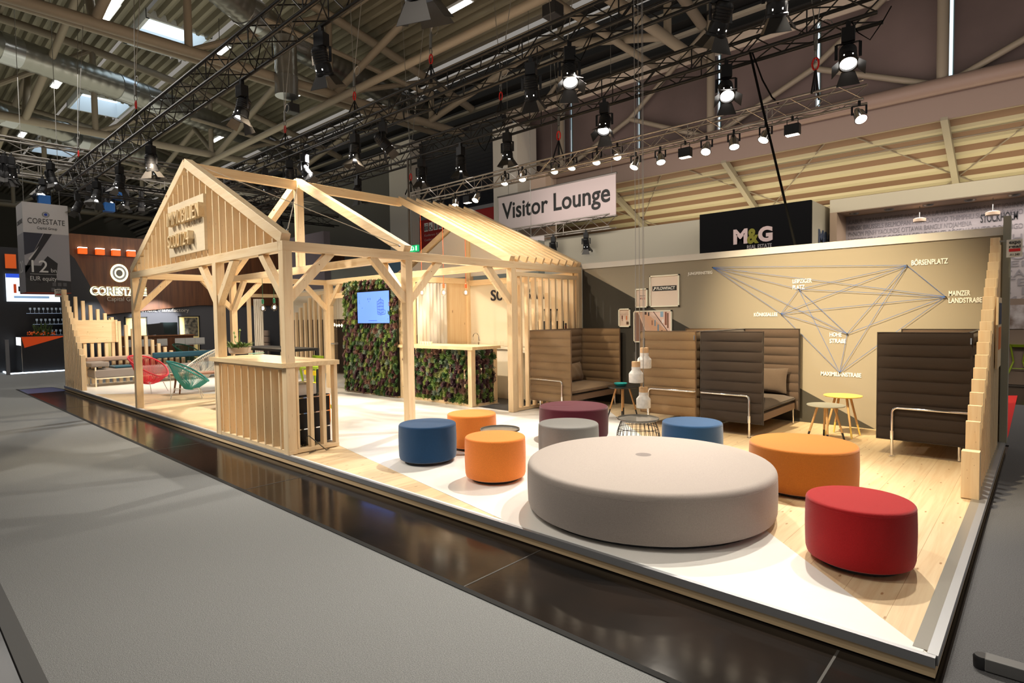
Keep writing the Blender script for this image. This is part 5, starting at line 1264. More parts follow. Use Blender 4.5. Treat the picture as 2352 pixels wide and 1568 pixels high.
text('CORESTATE', 1.80, .29, (XC+.07, 2.27, 2.685), (0, 1, 0), (0, 0, 1), M_LOGOG, 'logo_word', cs_, .02)
M_SIGNG = mat('sign_grey', (.42, .38, .32), .5)
text('Capital Group', 1.15, .20, (XC+.06, 2.74, 2.40), (0, 1, 0), (0, 0, 1), M_SIGNG, 'subtitle', cs_, .01)
text('The Investment Manufactory', 2.65, .20, (XC-.05, 2.98, 1.98), (0, 1, 0), (0, 0, 1), M_SIGNG, 'slogan', cs_, .01)
for i, yy in enumerate((2.03, 2.57, 3.08, 3.58)):
    t = thing('orange_light_box', 'small orange lit box in the row on the walnut wall', 'light box', (XC+.1, yy, 4.19), 'orange light boxes on the walnut wall')
    MB().box((XC+.0, yy-.13, 4.17), (XC+.2, yy+.13, 4.38)).build('box', mat('box_orange', (.75, .10, .01), .4, emit=.9), t)
    MB().box((XC+.0, yy-.13, 4.38), (XC+.2, yy+.13, 4.41)).build('light_strip', mat('box_white_glow', (1, .95, .9), .4, emit=3), t)
t = tag(MB().box((XC-.85, -.05, 3.6), (XC-.8, .25, 4.1)).build('poster', mat('box_orange2', (.60, .09, .01), .5, emit=.35)), 'flat orange poster beside the hanging tower', 'poster')
# doorways and picture on the slate wall
def doorway(y0, y1, z0, z1, label, nm='door_%d', k=0):
    t = thing(nm % k, None, None, (XC, y0, z0)); t['kind'] = 'structure'; t['label'] = label
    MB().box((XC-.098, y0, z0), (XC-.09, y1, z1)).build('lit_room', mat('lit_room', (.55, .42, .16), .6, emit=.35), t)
    mb = MB()
    for A, B in (((XC-.1, y0-.04, z0), (XC-.05, y0, z1+.04)), ((XC-.1, y1, z0), (XC-.05, y1+.04, z1+.04)), ((XC-.1, y0-.04, z1), (XC-.05, y1+.04, z1+.04))): mb.box(A, B)
    mb.build('door_frame', M_BLACK, t); return t
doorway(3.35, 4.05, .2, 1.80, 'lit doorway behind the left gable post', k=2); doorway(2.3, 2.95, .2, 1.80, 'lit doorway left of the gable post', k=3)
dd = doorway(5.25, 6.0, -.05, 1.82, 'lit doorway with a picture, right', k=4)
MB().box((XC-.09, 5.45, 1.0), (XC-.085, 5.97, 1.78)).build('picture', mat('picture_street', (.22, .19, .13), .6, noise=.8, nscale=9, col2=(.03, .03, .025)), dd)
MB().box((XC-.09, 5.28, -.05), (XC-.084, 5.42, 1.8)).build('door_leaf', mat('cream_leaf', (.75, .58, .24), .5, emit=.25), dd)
# walnut bar counter with white stools
bc = thing('bar_counter', 'walnut bar counter in the far booth', 'counter', (XC+2, 4.4, -.09))
MB().box((XC+1.0, 2.6, -.09), (XC+1.6, 5.2, 1.08)).build('body', M_WALNUT, bc); MB().box((XC+.95, 2.55, 1.08), (XC+1.65, 5.25, 1.12)).build('worktop', mat('walnut_top', (.20, .08, .03), .4), bc)
mn = thing('monitor', 'black screens standing on the walnut bar', 'screen', (XC+1.3, 4.3, 1.12))
MB().bar((XC+1.3, 3.7, 1.32), (XC+1.3, 4.25, 1.38), .03, .42).build('screen', M_BLACK, mn); MB().bar((XC+1.25, 4.15, 1.36), (XC+1.25, 4.75, 1.36), .03, .48).build('screen', mat('screen_dim', (.02, .03, .03), .2), mn); MB().box((XC+1.2, 4.0, 1.12), (XC+1.35, 4.5, 1.16)).build('stand', M_BLACK, mn)
for i, yy in enumerate((2.9, 3.4, 3.9, 4.5, 4.85, 5.2)):
    t = thing('white_bar_stool', 'white shell bar stool at the walnut bar', 'stool', (XC+2.1, yy, -.085), 'white bar stools in the far booth'); x = XC+2.1
    mb = MB().box((x-.18, yy-.17, .74), (x+.18, yy+.17, .77)); mb.box((x+.15, yy-.17, .76), (x+.18, yy+.17, 1.0)); mb.build('shell', mat('shell_white', (.50, .49, .46), .4), t)
    MB().tube((x, yy, -.08), (x, yy, .74), .02, 8).build('column', M_STEEL, t); MB().lathe([(.2, -.085), (.2, -.07), (.02, -.05)], (x, yy, 0), 16).build('base', M_STEEL, t)
t = thing('shell_chair', 'white shell chair in the right lit doorway', 'chair', (XC+.6, 5.75, -.085)); x = XC+.6
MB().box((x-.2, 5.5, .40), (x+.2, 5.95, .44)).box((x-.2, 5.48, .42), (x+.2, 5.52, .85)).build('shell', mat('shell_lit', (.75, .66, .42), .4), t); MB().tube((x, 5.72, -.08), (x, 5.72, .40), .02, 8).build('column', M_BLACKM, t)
for a in range(4): MB().tube((x, 5.72, 0), (x+.25*math.cos(a*1.57), 5.72+.25*math.sin(a*1.57), -.08), .012, 6).build('leg', M_BLACKM, t)
spot((XC+2.2, 4.35, 3.2), (XC, 4.4, 1.35), 1500, 46, .5, (.95, .97, 1)); spot((XC+1.8, 2.3, 3.2), (XC, 2.3, 1.5), 500, 40, .7, (.95, .97, 1))
area((XC+3, 5, 5.6), (XC, 5, 3.6), 130, 3, 8, (1, .9, .8))
# reception block, screen, shelf of glasses at far left
sb = thing('reception_block', 'black reception block with an orange wedge and mirrored end', 'counter', (XC+.3, 1.5, -.09))
XB = XC+.25; a_ = Xp(49, 775, XB); b_ = Xp(49, 850, XB); c_ = Xp(150, 780, XB)
y0_, y1_ = a_.y, 2.6; zt2 = a_.z+.02
MB().box((XB-1.2, y0_, -.05), (XB, y1_, zt2)).build('body', M_NIGHT, sb)
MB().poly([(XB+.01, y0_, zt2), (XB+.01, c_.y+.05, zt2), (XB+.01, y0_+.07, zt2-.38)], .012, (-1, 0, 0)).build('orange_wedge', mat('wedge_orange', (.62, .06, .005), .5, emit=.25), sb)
MB().box((XB-1.2, y0_-.012, -.05), (XB+.0, y0_, zt2)).build('mirrored_end', mat('mirror_end', (.55, .57, .60), .12, .9), sb)
MB().box((XB-1.0, y0_-.02, zt2-.3), (XB-.1, y0_-.012, zt2-.02)).build('end_light', mat('end_glow', (.9, .95, 1), .4, emit=1.6), sb)
struct(MB().box((XB-6, y0_-.35, -.095), (XB+.12, 12, -.06)).build('platform_neighbour', M_NIGHT))
M_LED = mat('led_strip', (.75, .88, 1), .4, emit=4)
ls = thing('led_strip', 'white light strip around the foot of the far black booth', 'light strip', (XB, 1, -.06))
MB().box((XB+.10, y0_-.35, -.085), (XB+.15, 1.9, -.045)).build('strip', M_LED, ls); MB().box((XB-6, y0_-.40, -.085), (XB+.12, y0_-.35, -.045)).build('strip', M_LED, ls)
fp = thing('flower_arrangement', 'orange and green flowers on the black reception block', 'plant', (XB-.5, .6, zt2))
mb = MB(); mg = MB(); rnd = random.Random(8); yc = (Xp(95, 770, XB-.5)).y
for i in range(46):
    p = Vector((XB-.5+rnd.uniform(-.1, .1), yc+rnd.uniform(-.38, .42), zt2+.05+rnd.random()*.12)); mb.lathe([(.001, -.03), (.03, 0), (.001, .03)], p, 6)
for i in range(40):
    p = Vector((XB-.5, yc+rnd.uniform(-.25, .25), zt2)); q = p+Vector((rnd.uniform(-.1, .1), rnd.uniform(-.15, .15), rnd.uniform(.15, .5))); mg.bar(p, q, .03, .01)
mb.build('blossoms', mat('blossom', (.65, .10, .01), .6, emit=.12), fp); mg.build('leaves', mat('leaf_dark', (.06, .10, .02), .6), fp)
sx = XC-.85; a_ = Xp(12, 628, sx); b_ = Xp(15, 692, sx); c_ = Xp(145, 684, sx)
t = thing('large_screen', 'bright white presentation screen behind the hanging tower', 'screen', (sx, 0, 2.5))
MB().box((sx, a_.y, b_.z), (sx+.05, c_.y+.02, a_.z)).build('display', mat('screen_white', (.82, .92, 1), .4, emit=1.25), t)
MB().box((sx+.05, a_.y, a_.z-.14), (sx+.056, c_.y, a_.z-.0)).build('header_bar', mat('screen_blue', (.02, .07, .55), .4, emit=.8), t)
MB().box((sx+.05, a_.y+.2, b_.z+.30), (sx+.056, a_.y+.28, b_.z+.62)).build('chart', mat('wedge_orange', (.6, .06, .005)), t)
MB().box((sx+.05, a_.y+.33, b_.z+.36), (sx+.056, a_.y+.62, b_.z+.40)).box((sx+.05, a_.y+.33, b_.z+.50), (sx+.056, a_.y+.56, b_.z+.54)).box((sx+.05, a_.y+.33, b_.z+.36), (sx+.056, a_.y+.37, b_.z+.54)).build('chart', M_BLACK, t)
MB().box((sx+.05, a_.y+.2, b_.z+.12), (sx+.056, a_.y+1.2, b_.z+.20)).build('chart', mat('chart_blue', (.3, .5, .8), .5, emit=.4), t)
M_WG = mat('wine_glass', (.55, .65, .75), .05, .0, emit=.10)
for r_ in range(3):
    n_ = (14, 12, 8)[r_]; zz = (2.02, 1.62, 1.22)[r_]; x = sx+.15
    yA = Xp((70, 84, 98)[r_], 725, x).y
    for i in range(n_):
        yy = yA+i*.125
        g = MB().lathe([(.03, 0), (.005, .01), (.005, .08), (.036, .12), (.032, .18)], (x, yy, zz), 8)
        tag(g.build('wine_glass', M_WG, None, True), 'stemmed glass in the lit shelf rows of the black booth', 'glass', 'glasses on the shelves of the black booth')
    struct(MB().box((x-.1, yA-.1, zz-.02), (x+.1, yA+n_*.125, zz)).build('trim_shelf', M_NIGHT))
    MB().box((x-.1, yA-.1, zz-.025), (x-.09, yA+n_*.125, zz-.02)).build('trim_shelf_light', mat('shelf_glow', (.6, .75, 1), .4, emit=1.))['kind'] = 'structure'
t = thing('bollard', 'thin grey post left of the black reception block', 'post', (XC+.9, -1.0, -.09)); q0 = Xp(11, 780, XC+.6)
MB().box((XC+.5, q0.y, -.09), (XC+.62, q0.y+.10, q0.z)).build('shaft', mat('post_grey', (.16, .16, .17), .4), t)
# hanging tower with photo print
XT = -22.0; a_ = Xp(50, 462, XT); b_ = Xp(155, 475, XT); c_ = Xp(58, 672, XT); yA, yB_ = a_.y, b_.y; zT, zB_ = a_.z, c_.z; zM = Xp(60, 533, XT).z
tw = thing('hanging_tower', 'hanging four-sided tower print reading CORESTATE and 12 bn EUR equity', 'banner', (XT-.55, (yA+yB_)/2, zB_))
M_TW = mat('tower_print_white', (.50, .48, .48), .6); M_TG = mat('tower_print_grey', (.30, .29, .31), .6); M_TD = mat('tower_print_dark', (.018, .018, .022), .5)
MB().box((XT-1.1, yA, zM), (XT, yB_, zT)).build('upper_band', M_TW, tw); MB().box((XT-1.1, yA, zB_+.02), (XT, yB_, zM)).build('lower_print', M_TG, tw)
MB().box((XT-1.1, yA+.005, zB_), (XT, yB_, zB_+.02)).build('bottom', mat('tower_bottom_red', (.45, .05, .015), .6), tw)
def tq(pts, m, nm='photo_shape', dx=.004):
    Wt, Ht = yB_-yA, zM-zB_
    MB().poly([(XT+dx, yA+a*Wt, zB_+.02+b*(Ht-.02)) for a, b in pts], .003, (-1, 0, 0)).build(nm, m, tw)
tq([(0, .40), (.44, 1), (.62, 1), (.02, .33), (0, .3)], M_TD); tq([(0, .02), (0, .45), (.36, .45), (.2, .2)], M_TD); tq([(0, .62), (0, 1), (.42, 1), (.2, .68)], mat('tower_blue_dark', (.03, .032, .05), .5))
tq([(.08, .56), (.32, .78), (.26, .70), (.11, .54)], M_TW, dx=.006); tq([(.02, .0), (.3, .38), (.42, .55), (.5, .62), (.72, .50), (.68, .30), (.7, 0)], M_TD, dx=.003)
tq([(.0, .0), (1, 0), (1, .20), (.55, .22), (.3, .15), (0, .25)], mat('tower_dark2', (.03, .03, .035), .5), dx=.005)
for i in range(3): tq([(.55+.12*i, .02), (.63+.12*i, .02), (.63+.12*i, .08), (.55+.12*i, .08)], mat('tower_window', (.10, .10, .11), .5), 'window_print', .007); tq([(.58+.12*i, .11), (.66+.12*i, .11), (.66+.12*i, .17), (.58+.12*i, .17)], mat('tower_window', (.10, .10, .11), .5), 'window_print', .007)
Wt = yB_-yA
ring(yA+Wt*.50, zT-.33, .055, .085, mat('tower_ring_grey', (.22, .22, .22), .5), 'logo_ring', XT+.004, 1.1, tw); ring(yA+Wt*.50, zT-.33, .001, .04, mat('tower_ring_blue', (.01, .04, .28), .5), 'logo_centre', XT+.005, 1.1, tw)
text('CORESTATE', Wt*.82, .16, (XT+.003, yA+Wt*.10, zT-.62), (0, 1, 0), (0, 0, 1), mat('print_dark', (.03, .03, .03), .5), 'logo_word', tw, .003)
text('Capital Group', Wt*.44, .10, (XT+.003, yA+Wt*.30, zT-.80), (0, 1, 0), (0, 0, 1), MATS['print_dark'], 'subtitle', tw, .003)
M_PW = mat('print_white', (.62, .61, .60), .6)
text('12', Wt*.36, .36, (XT+.009, yA+Wt*.14, zB_+.62), (0, 1, 0), (0, 0, 1), M_PW, 'figure', tw, .003); text('bn', Wt*.12, .12, (XT+.009, yA+Wt*.56, zB_+.63), (0, 1, 0), (0, 0, 1), M_PW, 'unit', tw, .003)
text('EUR equity', Wt*.58, .17, (XT+.009, yA+Wt*.10, zB_+.33), (0, 1, 0), (0, 0, 1), M_PW, 'caption', tw, .003)
MB().box((XT+.006, yA+Wt*.1, zB_+.56), (XT+.01, yA+Wt*.7, zB_+.568)).build('rule', M_PW, tw)
text('20', .55, .36, (XT-.8, yA-.004, zB_+.62), (1, 0, 0), (0, 0, 1), M_PW, 'figure', tw, .003); text('CORESTATE', .9, .13, (XT-1.0, yA-.004, zT-.62), (1, 0, 0), (0, 0, 1), MATS['print_dark'], 'logo_word', tw, .003)
for dy in (.1, .9): MB().tube((XT-.5, yA+Wt*dy, zT), (XT-.5, yA+Wt*dy, RZ(yA)+.25), .008, 6).build('hanging_wire', M_STEEL, tw)
xr_ = thing('fair_sign', 'small white expo real plate on the far fence', 'sign', (-18.3, .1, 2.4))
xs_ = -18.36; a_ = Xp(125, 664, xs_); b_ = Xp(143, 682, xs_); w5, h5 = b_.y-a_.y, a_.z-b_.z
MB().box((xs_-.01, a_.y, b_.z), (xs_, b_.y, a_.z)).build('plate', M_WHITEW, xr_)
text('expo', w5*.72, h5*.22, (xs_+.001, a_.y+w5*.14, a_.z-h5*.33), (0, 1, 0), (0, 0, 1), MATS['print_dark'], 'word', xr_, .003, bold=.02); text('real', w5*.72, h5*.17, (xs_+.001, a_.y+w5*.14, a_.z-h5*.55), (0, 1, 0), (0, 0, 1), MATS['print_dark'], 'word', xr_, .003, bold=.02)
MB().box((xs_, a_.y+w5*.14, a_.z-h5*.75), (xs_+.004, a_.y+w5*.86, a_.z-h5*.62)).build('red_bar', mat('expo_red', (.60, .01, .015), .5), xr_)
M_TRUSSF = mat('truss_far_grey', (.20, .185, .165), .45, .6)
# silver trusses of the far stands, with dark lanterns
truss('far_truss', 'silver truss over the hanging tower, far left', (-21, -2.5, 6.3), (-21, 8, 6.3), .45, .45, M_TRUSSF, .9, .03, .014, 40)
truss('far_truss', 'second silver truss behind the hanging tower', (-25.0, -3, 6.6), (-25.0, 12, 6.6), .45, .45, M_TRUSSF, .9, .03, .014, 40)
truss('far_truss', 'silver truss piece running towards the left edge', (-32, -1.2, 6.8), (-21, -1.2, 6.8), .45, .45, M_TRUSSF, .9, .03, .014, 30)
truss('far_truss', 'dark truss far behind the gable', (-30, 2, 7.0), (-30, 15, 7.0), .5, .5, M_TRUSSK, 1.0, .03, .014, 30)
M_BLUE = mat('case_blue', (.01, .09, .30), .5)
far = [(12, 430, -23), (30, 470, -23), (18, 500, -23), (258, 455, -25), (245, 480, -25), (290, 462, -25), (208, 510, -25), (325, 470, -25), (100, 470, -25), (700, 470, -30), (640, 450, -30), (560, 470, -30), (430, 330, -25), (232, 455, -25), (118, 430, -21), (740, 500, -30)]
for i, (a, b, xx) in enumerate(far):
    xx = {-23: -20.78, -25: -24.78, -30: -29.75, -21: -20.78}[xx]; q = Xp(a, b, xx); o = copy_tree(LP1); o.location = (xx, min(max(q.y, -2.3), 7.8) if xx > -22 else min(max(q.y, -2.8 if xx > -26 else 2.4), 11.5), 6.3 if xx > -22 else 6.6 if xx > -26 else 7.0); o.scale = (1.05,)*3; o.rotation_euler = (0, 0, i*1.3); o['label'] = 'dark lantern among the silver trusses of the far stands'; o['group'] = 'lanterns of the far stands'
    for c in KIDS[o]:
        if c.name.startswith('housing'): c.rotation_euler = (math.radians((i*37) % 60-20), 0, 0)
for i, (a, b) in enumerate(((270, 450), (250, 478), (101, 462))):
    q = Xp(a, b, -24.6); t = thing('blue_lantern', 'blue-cased lantern on the far silver truss, %s' % ['highest of three', 'just below the highest', 'above the hanging tower'][i], 'stage light', q)
    MB().box((q.x-.16, q.y-.16, q.z-.14), (q.x+.16, q.y+.16, q.z+.18)).build('case', M_BLUE, t, bevel=.02); MB().path([(q.x, q.y-.2, q.z), (q.x, q.y-.2, q.z+.35), (q.x, q.y+.2, q.z+.35), (q.x, q.y+.2, q.z)], .02, 6).build('yoke', M_BLACKM, t)
# ================================================================ STANDS BEHIND THE PAVILION
def flat(name, p0, p1, y, m, label, th=.2, kind='structure'):
    a = Yp(*p0, y); b = Yp(*p1, y)
    o = MB().box((min(a.x, b.x), y, min(a.z, b.z)), (max(a.x, b.x), y+th, max(a.z, b.z))).build(name, m); o['kind'] = kind; tag(o, label); return o
a = Yp(610, 505, 10); b = Yp(743, 530, 10)
struct(MB().box((a.x-2, 10, -.1), (b.x, 10.3, b.z)).build('wall_violet', mat('violet_wall', (.19, .165, .185), .8)), 'grey-violet booth wall behind the left roof bay')
struct(MB().box((b.x-.0, 10.3, -.1), (b.x+11.8, 10.6, Yp(800, 608, 10.3).z)).build('wall_greygreen', mat('greygreen_wall', (.26, .27, .24), .8)), 'grey-green booth wall behind the living wall')
struct(MB().box((-30, 11.5, 1.9), (b.x-2.5, 11.6, 4.2)).build('wall_walnut', M_WALNUT), 'walnut wall seen between the gable posts')
q = Yp(600, 800, 9); bt = thing('bench_seat', 'beige high-back bench seen between the posts', 'sofa', (q.x, 9, 0))
A = Yp(548, 757, 8.5); B = Yp(612, 815, 8.5)
for i in range(4): MB().box((A.x+.3+(B.x-A.x-.5)*0, 8.5, B.z+(A.z-B.z)*i/4), (B.x, 8.62, B.z+(A.z-B.z)*(i+1)/4-.02)).build('back_rib', mat('bench_beige', (.46, .33, .25), .8), bt, bevel=.03)
MB().box((A.x-.2, 8.3, B.z), (A.x+.3, 8.65, A.z)).build('side', mat('bench_grey', (.36, .36, .34), .8), bt, bevel=.03); MB().box((A.x-.2, 8.1, -.09), (B.x, 8.65, B.z)).build('base', mat('bench_grey', (.36, .36, .34)), bt)
bp_ = Yp(580, 735, 9.2)
tag(MB().box((bp_.x-1.2, 9.2, bp_.z-1.1), (bp_.x+1.6, 9.25, bp_.z+.95)).build('dark_picture', mat('dark_mural', (.03, .012, .008), .5, noise=.5, nscale=2)), 'dark mural behind the beige bench', 'picture')
tag(MB().box((-19.9, 8.6, -.09), (-19.85, 9.6, 2.6)).build('display_wall', mat('pale_blue_panel', (.30, .45, .60), .6)), 'pale blue board peeking over the booth frame', 'display wall')
A = Yp(902, 598, 7.5); B = Yp(929, 640, 7.5)
tag(MB().box((A.x-.3, 7.5, -.09), (B.x, 7.55, A.z)).build('display_wall', mat('steel_blue_panel', (.09, .20, .32), .6)), 'steel blue board behind the middle eaves joint', 'display wall')
# red pictogram sign band and exit sign
yS = 14.9; A = Yp(880, 540, yS); B = Yp(1040, 500, yS); zr0, zr1 = Yp(960, 575, yS).z, Yp(960, 508, yS).z
rs = thing('direction_sign', 'red sign band with white pictograms under the navy shutter', 'sign', (A.x, yS, zr0))
MB().box((-22.3, yS, zr0), (-16.75, yS+.1, zr1)).build('panel', mat('sign_red', (.26, .008, .006), .6), rs)
MB().box((-22.3, yS-.02, zr1), (-16.75, yS+.1, zr1+.16)).build('top_rail', mat('sign_rail', (.16, .16, .17), .5), rs)
P0_ = Yp(975, 518, yS); w0 = Yp(984, 518, yS).x-P0_.x
pw = w0*.95; gx = Yp(985, 518, yS).x-Yp(974, 518, yS).x
for i in range(4):
    x = P0_.x+gx*i*.98; MB().box((x, yS-.02, P0_.z-.30), (x+pw, yS-.01, P0_.z+.10)).build('pictogram_field', M_WHITEW, rs)
    mk = MB(); xc = x+pw/2; zc = P0_.z-.10
    if i == 0:
        for s_ in (-.25, .25): mk.box((xc+pw*s_-.04, yS-.03, zc-.16), (xc+pw*s_+.04, yS-.02, zc+.06)); mk.lathe([(.001, -.03), (.035, 0), (.001, .03)], (xc+pw*s_, yS-.025, zc+.12), 8)
    elif i == 1: mk.path([(xc-.02, yS-.03, zc+.08), (xc-.01, yS-.03, zc-.04), (xc+.08, yS-.03, zc-.05), (xc+.12, yS-.03, zc-.14)], .018, 5); mk.path([(xc-.02+.10*math.cos(g), yS-.03, zc-.06+.10*math.sin(g)) for g in [2.2+i_*.35 for i_ in range(12)]], .014, 5)
    elif i == 2:
        for s_ in (-.18, 0, .22): mk.box((xc+pw*s_-.015, yS-.03, zc-.16), (xc+pw*s_+.015, yS-.02, zc+.12))
    else: mk.box((xc-.10, yS-.03, zc-.08), (xc+.08, yS-.02, zc+.06)); mk.box((xc-.14, yS-.03, zc-.13), (xc+.14, yS-.02, zc-.10))
    mk.build('pictogram', M_BLACK, rs)
text('Konferenz A11, A12', pw*5.6, .13, (P0_.x, yS-.012, P0_.z-.56), (1, 0, 0), (0, 0, 1), mat('sign_text_rose', (.50, .30, .28), .6), 'line', rs, .004); text('Conference A11, A12', pw*5.8, .13, (P0_.x, yS-.012, P0_.z-.78), (1, 0, 0), (0, 0, 1), MATS['sign_text_rose'], 'line', rs, .004)
A = Yp(941, 566, 12.5); B = Yp(959, 577, 12.5)
ex = thing('exit_sign', 'green lit emergency exit sign', 'sign', (A.x, 12.5, B.z)); zz0, zz1 = Yp(950, 578, 12.5).z, Yp(950, 563, 12.5).z
MB().box((A.x, 12.5, zz0), (B.x, 12.6, zz1)).build('panel', mat('exit_green', (.01, .45, .14), .4, emit=.9), ex)
w0 = B.x-A.x; mk = MB(); m0 = A.x+w0*.25; zc = (zz0+zz1)/2; hh = zz1-zz0
mk.path([(m0, 12.49, zc+hh*.15), (m0-w0*.03, 12.49, zc-hh*.05), (m0-w0*.12, 12.49, zc-hh*.3)], w0*.03, 5); mk.path([(m0-w0*.03, 12.49, zc-hh*.05), (m0+w0*.08, 12.49, zc-hh*.15), (m0+w0*.08, 12.49, zc-hh*.35)], w0*.025, 5); mk.lathe([(.001, -.04), (.05, 0), (.001, .04)], (m0+.02, 12.49, zc+hh*.28), 8)
mk.box((A.x+w0*.5, 12.485, zc-hh*.2), (A.x+w0*.55, 12.49, zc+hh*.25)); mk.poly([(A.x+w0*.45, 12.486, zc-hh*.1), (A.x+w0*.6, 12.486, zc-hh*.1), (A.x+w0*.525, 12.486, zc-hh*.33)], .004, (0, 1, 0)); mk.box((A.x+w0*.8, 12.485, zc-hh*.35), (A.x+w0*.92, 12.49, zc+hh*.35))
MB().tube((A.x+.1, 12.55, zz1), (A.x+.1, 12.55, 13.6), .01, 5).build('hanging_wire', M_STEEL, ex)
mk.build('running_figure', mat('exit_white', (.9, 1, .92), .4, emit=1.5), ex)
# Visitor Lounge banner
yV = 14.0; a = Yp(1145, 451, yV); b = Yp(1414, 399, yV); c = Yp(1414, 495, yV)
vb = thing('hanging_banner', 'large white banner reading Visitor Lounge', 'banner', ((a.x+b.x)/2, yV, c.z))
zt3, zb3 = (a.z+b.z)/2, c.z
MB().box((a.x, yV, zb3), (b.x, yV+.02, zt3)).build('sheet', mat('banner_white', (.50, .44, .44), .7), vb)
MB().tube((a.x-.05, yV, zt3), (b.x+.05, yV, zt3), .035, 8).build('top_bar', M_STEEL, vb); MB().tube((a.x-.05, yV, zb3), (b.x+.05, yV, zb3), .035, 8).build('bottom_bar', M_STEEL, vb)
W3 = b.x-a.x; text('Visitor Lounge', W3*.925, .86, (a.x+W3*.035, yV-.006, zb3+.30), (1, 0, 0), (0, 0, 1), mat('banner_black', (.01, .012, .012), .6), 'banner_words', vb, .004, bold=.018)
for u in (.1, .5, .97): MB().tube((a.x+W3*u, yV, zt3), (a.x+W3*u, yV, 13.0), .008, 5).build('hanging_wire', M_STEEL, vb)
A = Yp(1160, 535, 12.9); B = Yp(1385, 545, 12.9)
truss('far_truss', 'silver truss just under the Visitor Lounge banner', (Yp(1180, 540, 12.9).x, 12.9, 4.45), (Yp(1408, 520, 12.9).x, 12.9, 4.45), .4, .4, M_TRUSSS, .5, .025, .012, 50)
for i, (a_, b_) in enumerate(((1222, 540), (1275, 548), (1350, 536))):
    q = Yp(a_, b_, 12.8); o = copy_tree(LP1); o.location = (q.x, 12.7, 4.43); o.scale = (.9,)*3; o['label'] = 'small dark lantern under the banner truss'; o['group'] = 'lanterns of the banner truss'
A = Yp(1214, 546, 11.2); B = Yp(1250, 568, 11.2); kk = thing('small_banner', 'small pale banner corner with dark letters above the roof boards', 'banner', (A.x, 11.2, 3.6))
MB().box((A.x-.2, 11.2, B.z-.3), (B.x, 11.22, A.z)).build('sheet', MATS['banner_white'], kk); MB().tube((A.x+.1, 11.21, A.z), (A.x+.1, 11.21, 13.9), .008, 5).build('hanging_wire', M_STEEL, kk); text('CE', .28, .2, (B.x-.36, 11.19, B.z+.0), (1, 0, 0), (0, 0, 1), MATS['banner_black'], 'word', kk, .004, bold=.04)
# long pale booth wall, M&G stand, city-name wall
yL = 13.0; z_ = Yp(1500, 518, yL).z
struct(MB().box((-15.5, yL, -.1), (Yp(1606, 500, yL).x+.1, yL+.2, z_)).build('wall_long', mat('long_wall', (.46, .42, .34), .8)), 'long pale booth wall behind the pavilion')
a = Yp(1607, 492, 12); b = Yp(1863, 460, 12); zM1 = (a.z+b.z)/2
mg_ = thing('exhibition_booth', 'black booth tower reading M&G REAL ESTATE', 'booth', ((a.x+b.x)/2, 12.5, 0))
MB().box((a.x, 12, -.1), (b.x, 12.1, zM1)).build('front', mat('mg_black', (.005, .005, .006), .85, spec=.1), mg_)
MB().box((b.x-.1, 12.1, -.1), (b.x, 14.6, zM1)).build('side', mat('mg_cream', (.52, .47, .36), .7), mg_); MB().box((a.x, 12.1, -.1), (a.x+.1, 14.6, zM1)).build('side', MATS['mg_cream'], mg_)
l = Yp(1685, 562, 12); r_ = Yp(1775, 555, 12); hh = Yp(1730, 525, 12).z-Yp(1730, 560, 12).z
M_MGW = mat('mg_white', (.55, .42, .42), .6); M_MGG = mat('mg_olive', (.18, .17, .01), .6); w3 = r_.x-l.x
text('M', w3*.37, hh, (l.x, 11.99, l.z), (1, 0, 0), (0, 0, 1), M_MGW, 'letter', mg_, .01, bold=.05); text('&', w3*.30, hh, (l.x+w3*.36, 11.985, l.z-.02), (1, 0, 0), (0, 0, 1), M_MGG, 'letter', mg_, .01, bold=.04); text('G', w3*.36, hh, (l.x+w3*.64, 11.99, l.z), (1, 0, 0), (0, 0, 1), M_MGW, 'letter', mg_, .01, bold=.05)
text('REAL ESTATE', w3*.62, .10, (l.x+w3*.36, 11.99, l.z-.15), (1, 0, 0), (0, 0, 1), mat('mg_text', (.4, .36, .38), .6), 'subtitle', mg_, .01)
text('M&G', 1.3, .42, (b.x+.004, 12.6, l.z-.15), (0, 1, 0), (0, 0, 1), mat('mg_navy', (.05, .07, .12), .6), 'letter', mg_, .01, bold=.05)
yC = 14.0; a = Yp(1940, 497, yC); b2 = Yp(2352, 450, yC)
cw = thing('exhibition_booth', 'white booth wall printed with grey city names', 'booth', (1.5, yC, 0)); zc1 = Yp(2100, 478, yC).z
MB().box((a.x, yC, -.1), (8, yC+.2, 4.1)).build('print_wall', mat('city_wall', (.34, .30, .30), .8), cw)
xf = Yp(1906, 487, 13.1).x; zf0, zf1 = Yp(2100, 466, 13.1).z, Yp(2100, 434, 13.1).z
MB().box((xf, 13.1, zf0), (8, yC+.3, zf1)).build('canopy', mat('canopy_cream', (.60, .53, .40), .7), cw)
MB().box((xf, 13.1, -.1), (xf+.16, yC+.2, zf0)).build('side_frame', mat('frame_tan', (.42, .30, .21), .7), cw)
MB().box((xf+.01, 13.11, zf0-.015), (8, yC, zf0)).build('soffit', MATS['frame_tan'], cw)
M_CITY = mat('city_print', (.20, .18, .19), .7)
rows = ['KABUL TIRANA ALGIERS ANDORRA LA VELLA LUANDA SAINT JOHN’S', 'MINSK BRUSSELS BELMOPAN PORTO-NOVO THIMPHU SUCRE SARAJEVO', 'PHNOM PENH YAOUNDE OTTAWA BANGUI N’DJAMENA', 'NICOSIA PRAGUE COPENHAGEN DJIBOUTI ROSEAU SANTO DOMINGO']
zz = Yp(1948, 506, yC).z; dz = zz-Yp(1948, 520, yC).z
for i, s in enumerate(rows):
    text(s, (Yp(2350, 460+i*14, yC).x-a.x-.1)*(1 if i != 2 else .74), .15, (a.x+.1, yC-.008, zz-.15-dz*1.0*i), (1, 0, 0), (0, 0, 1), M_CITY, 'city_row', cw, .004)
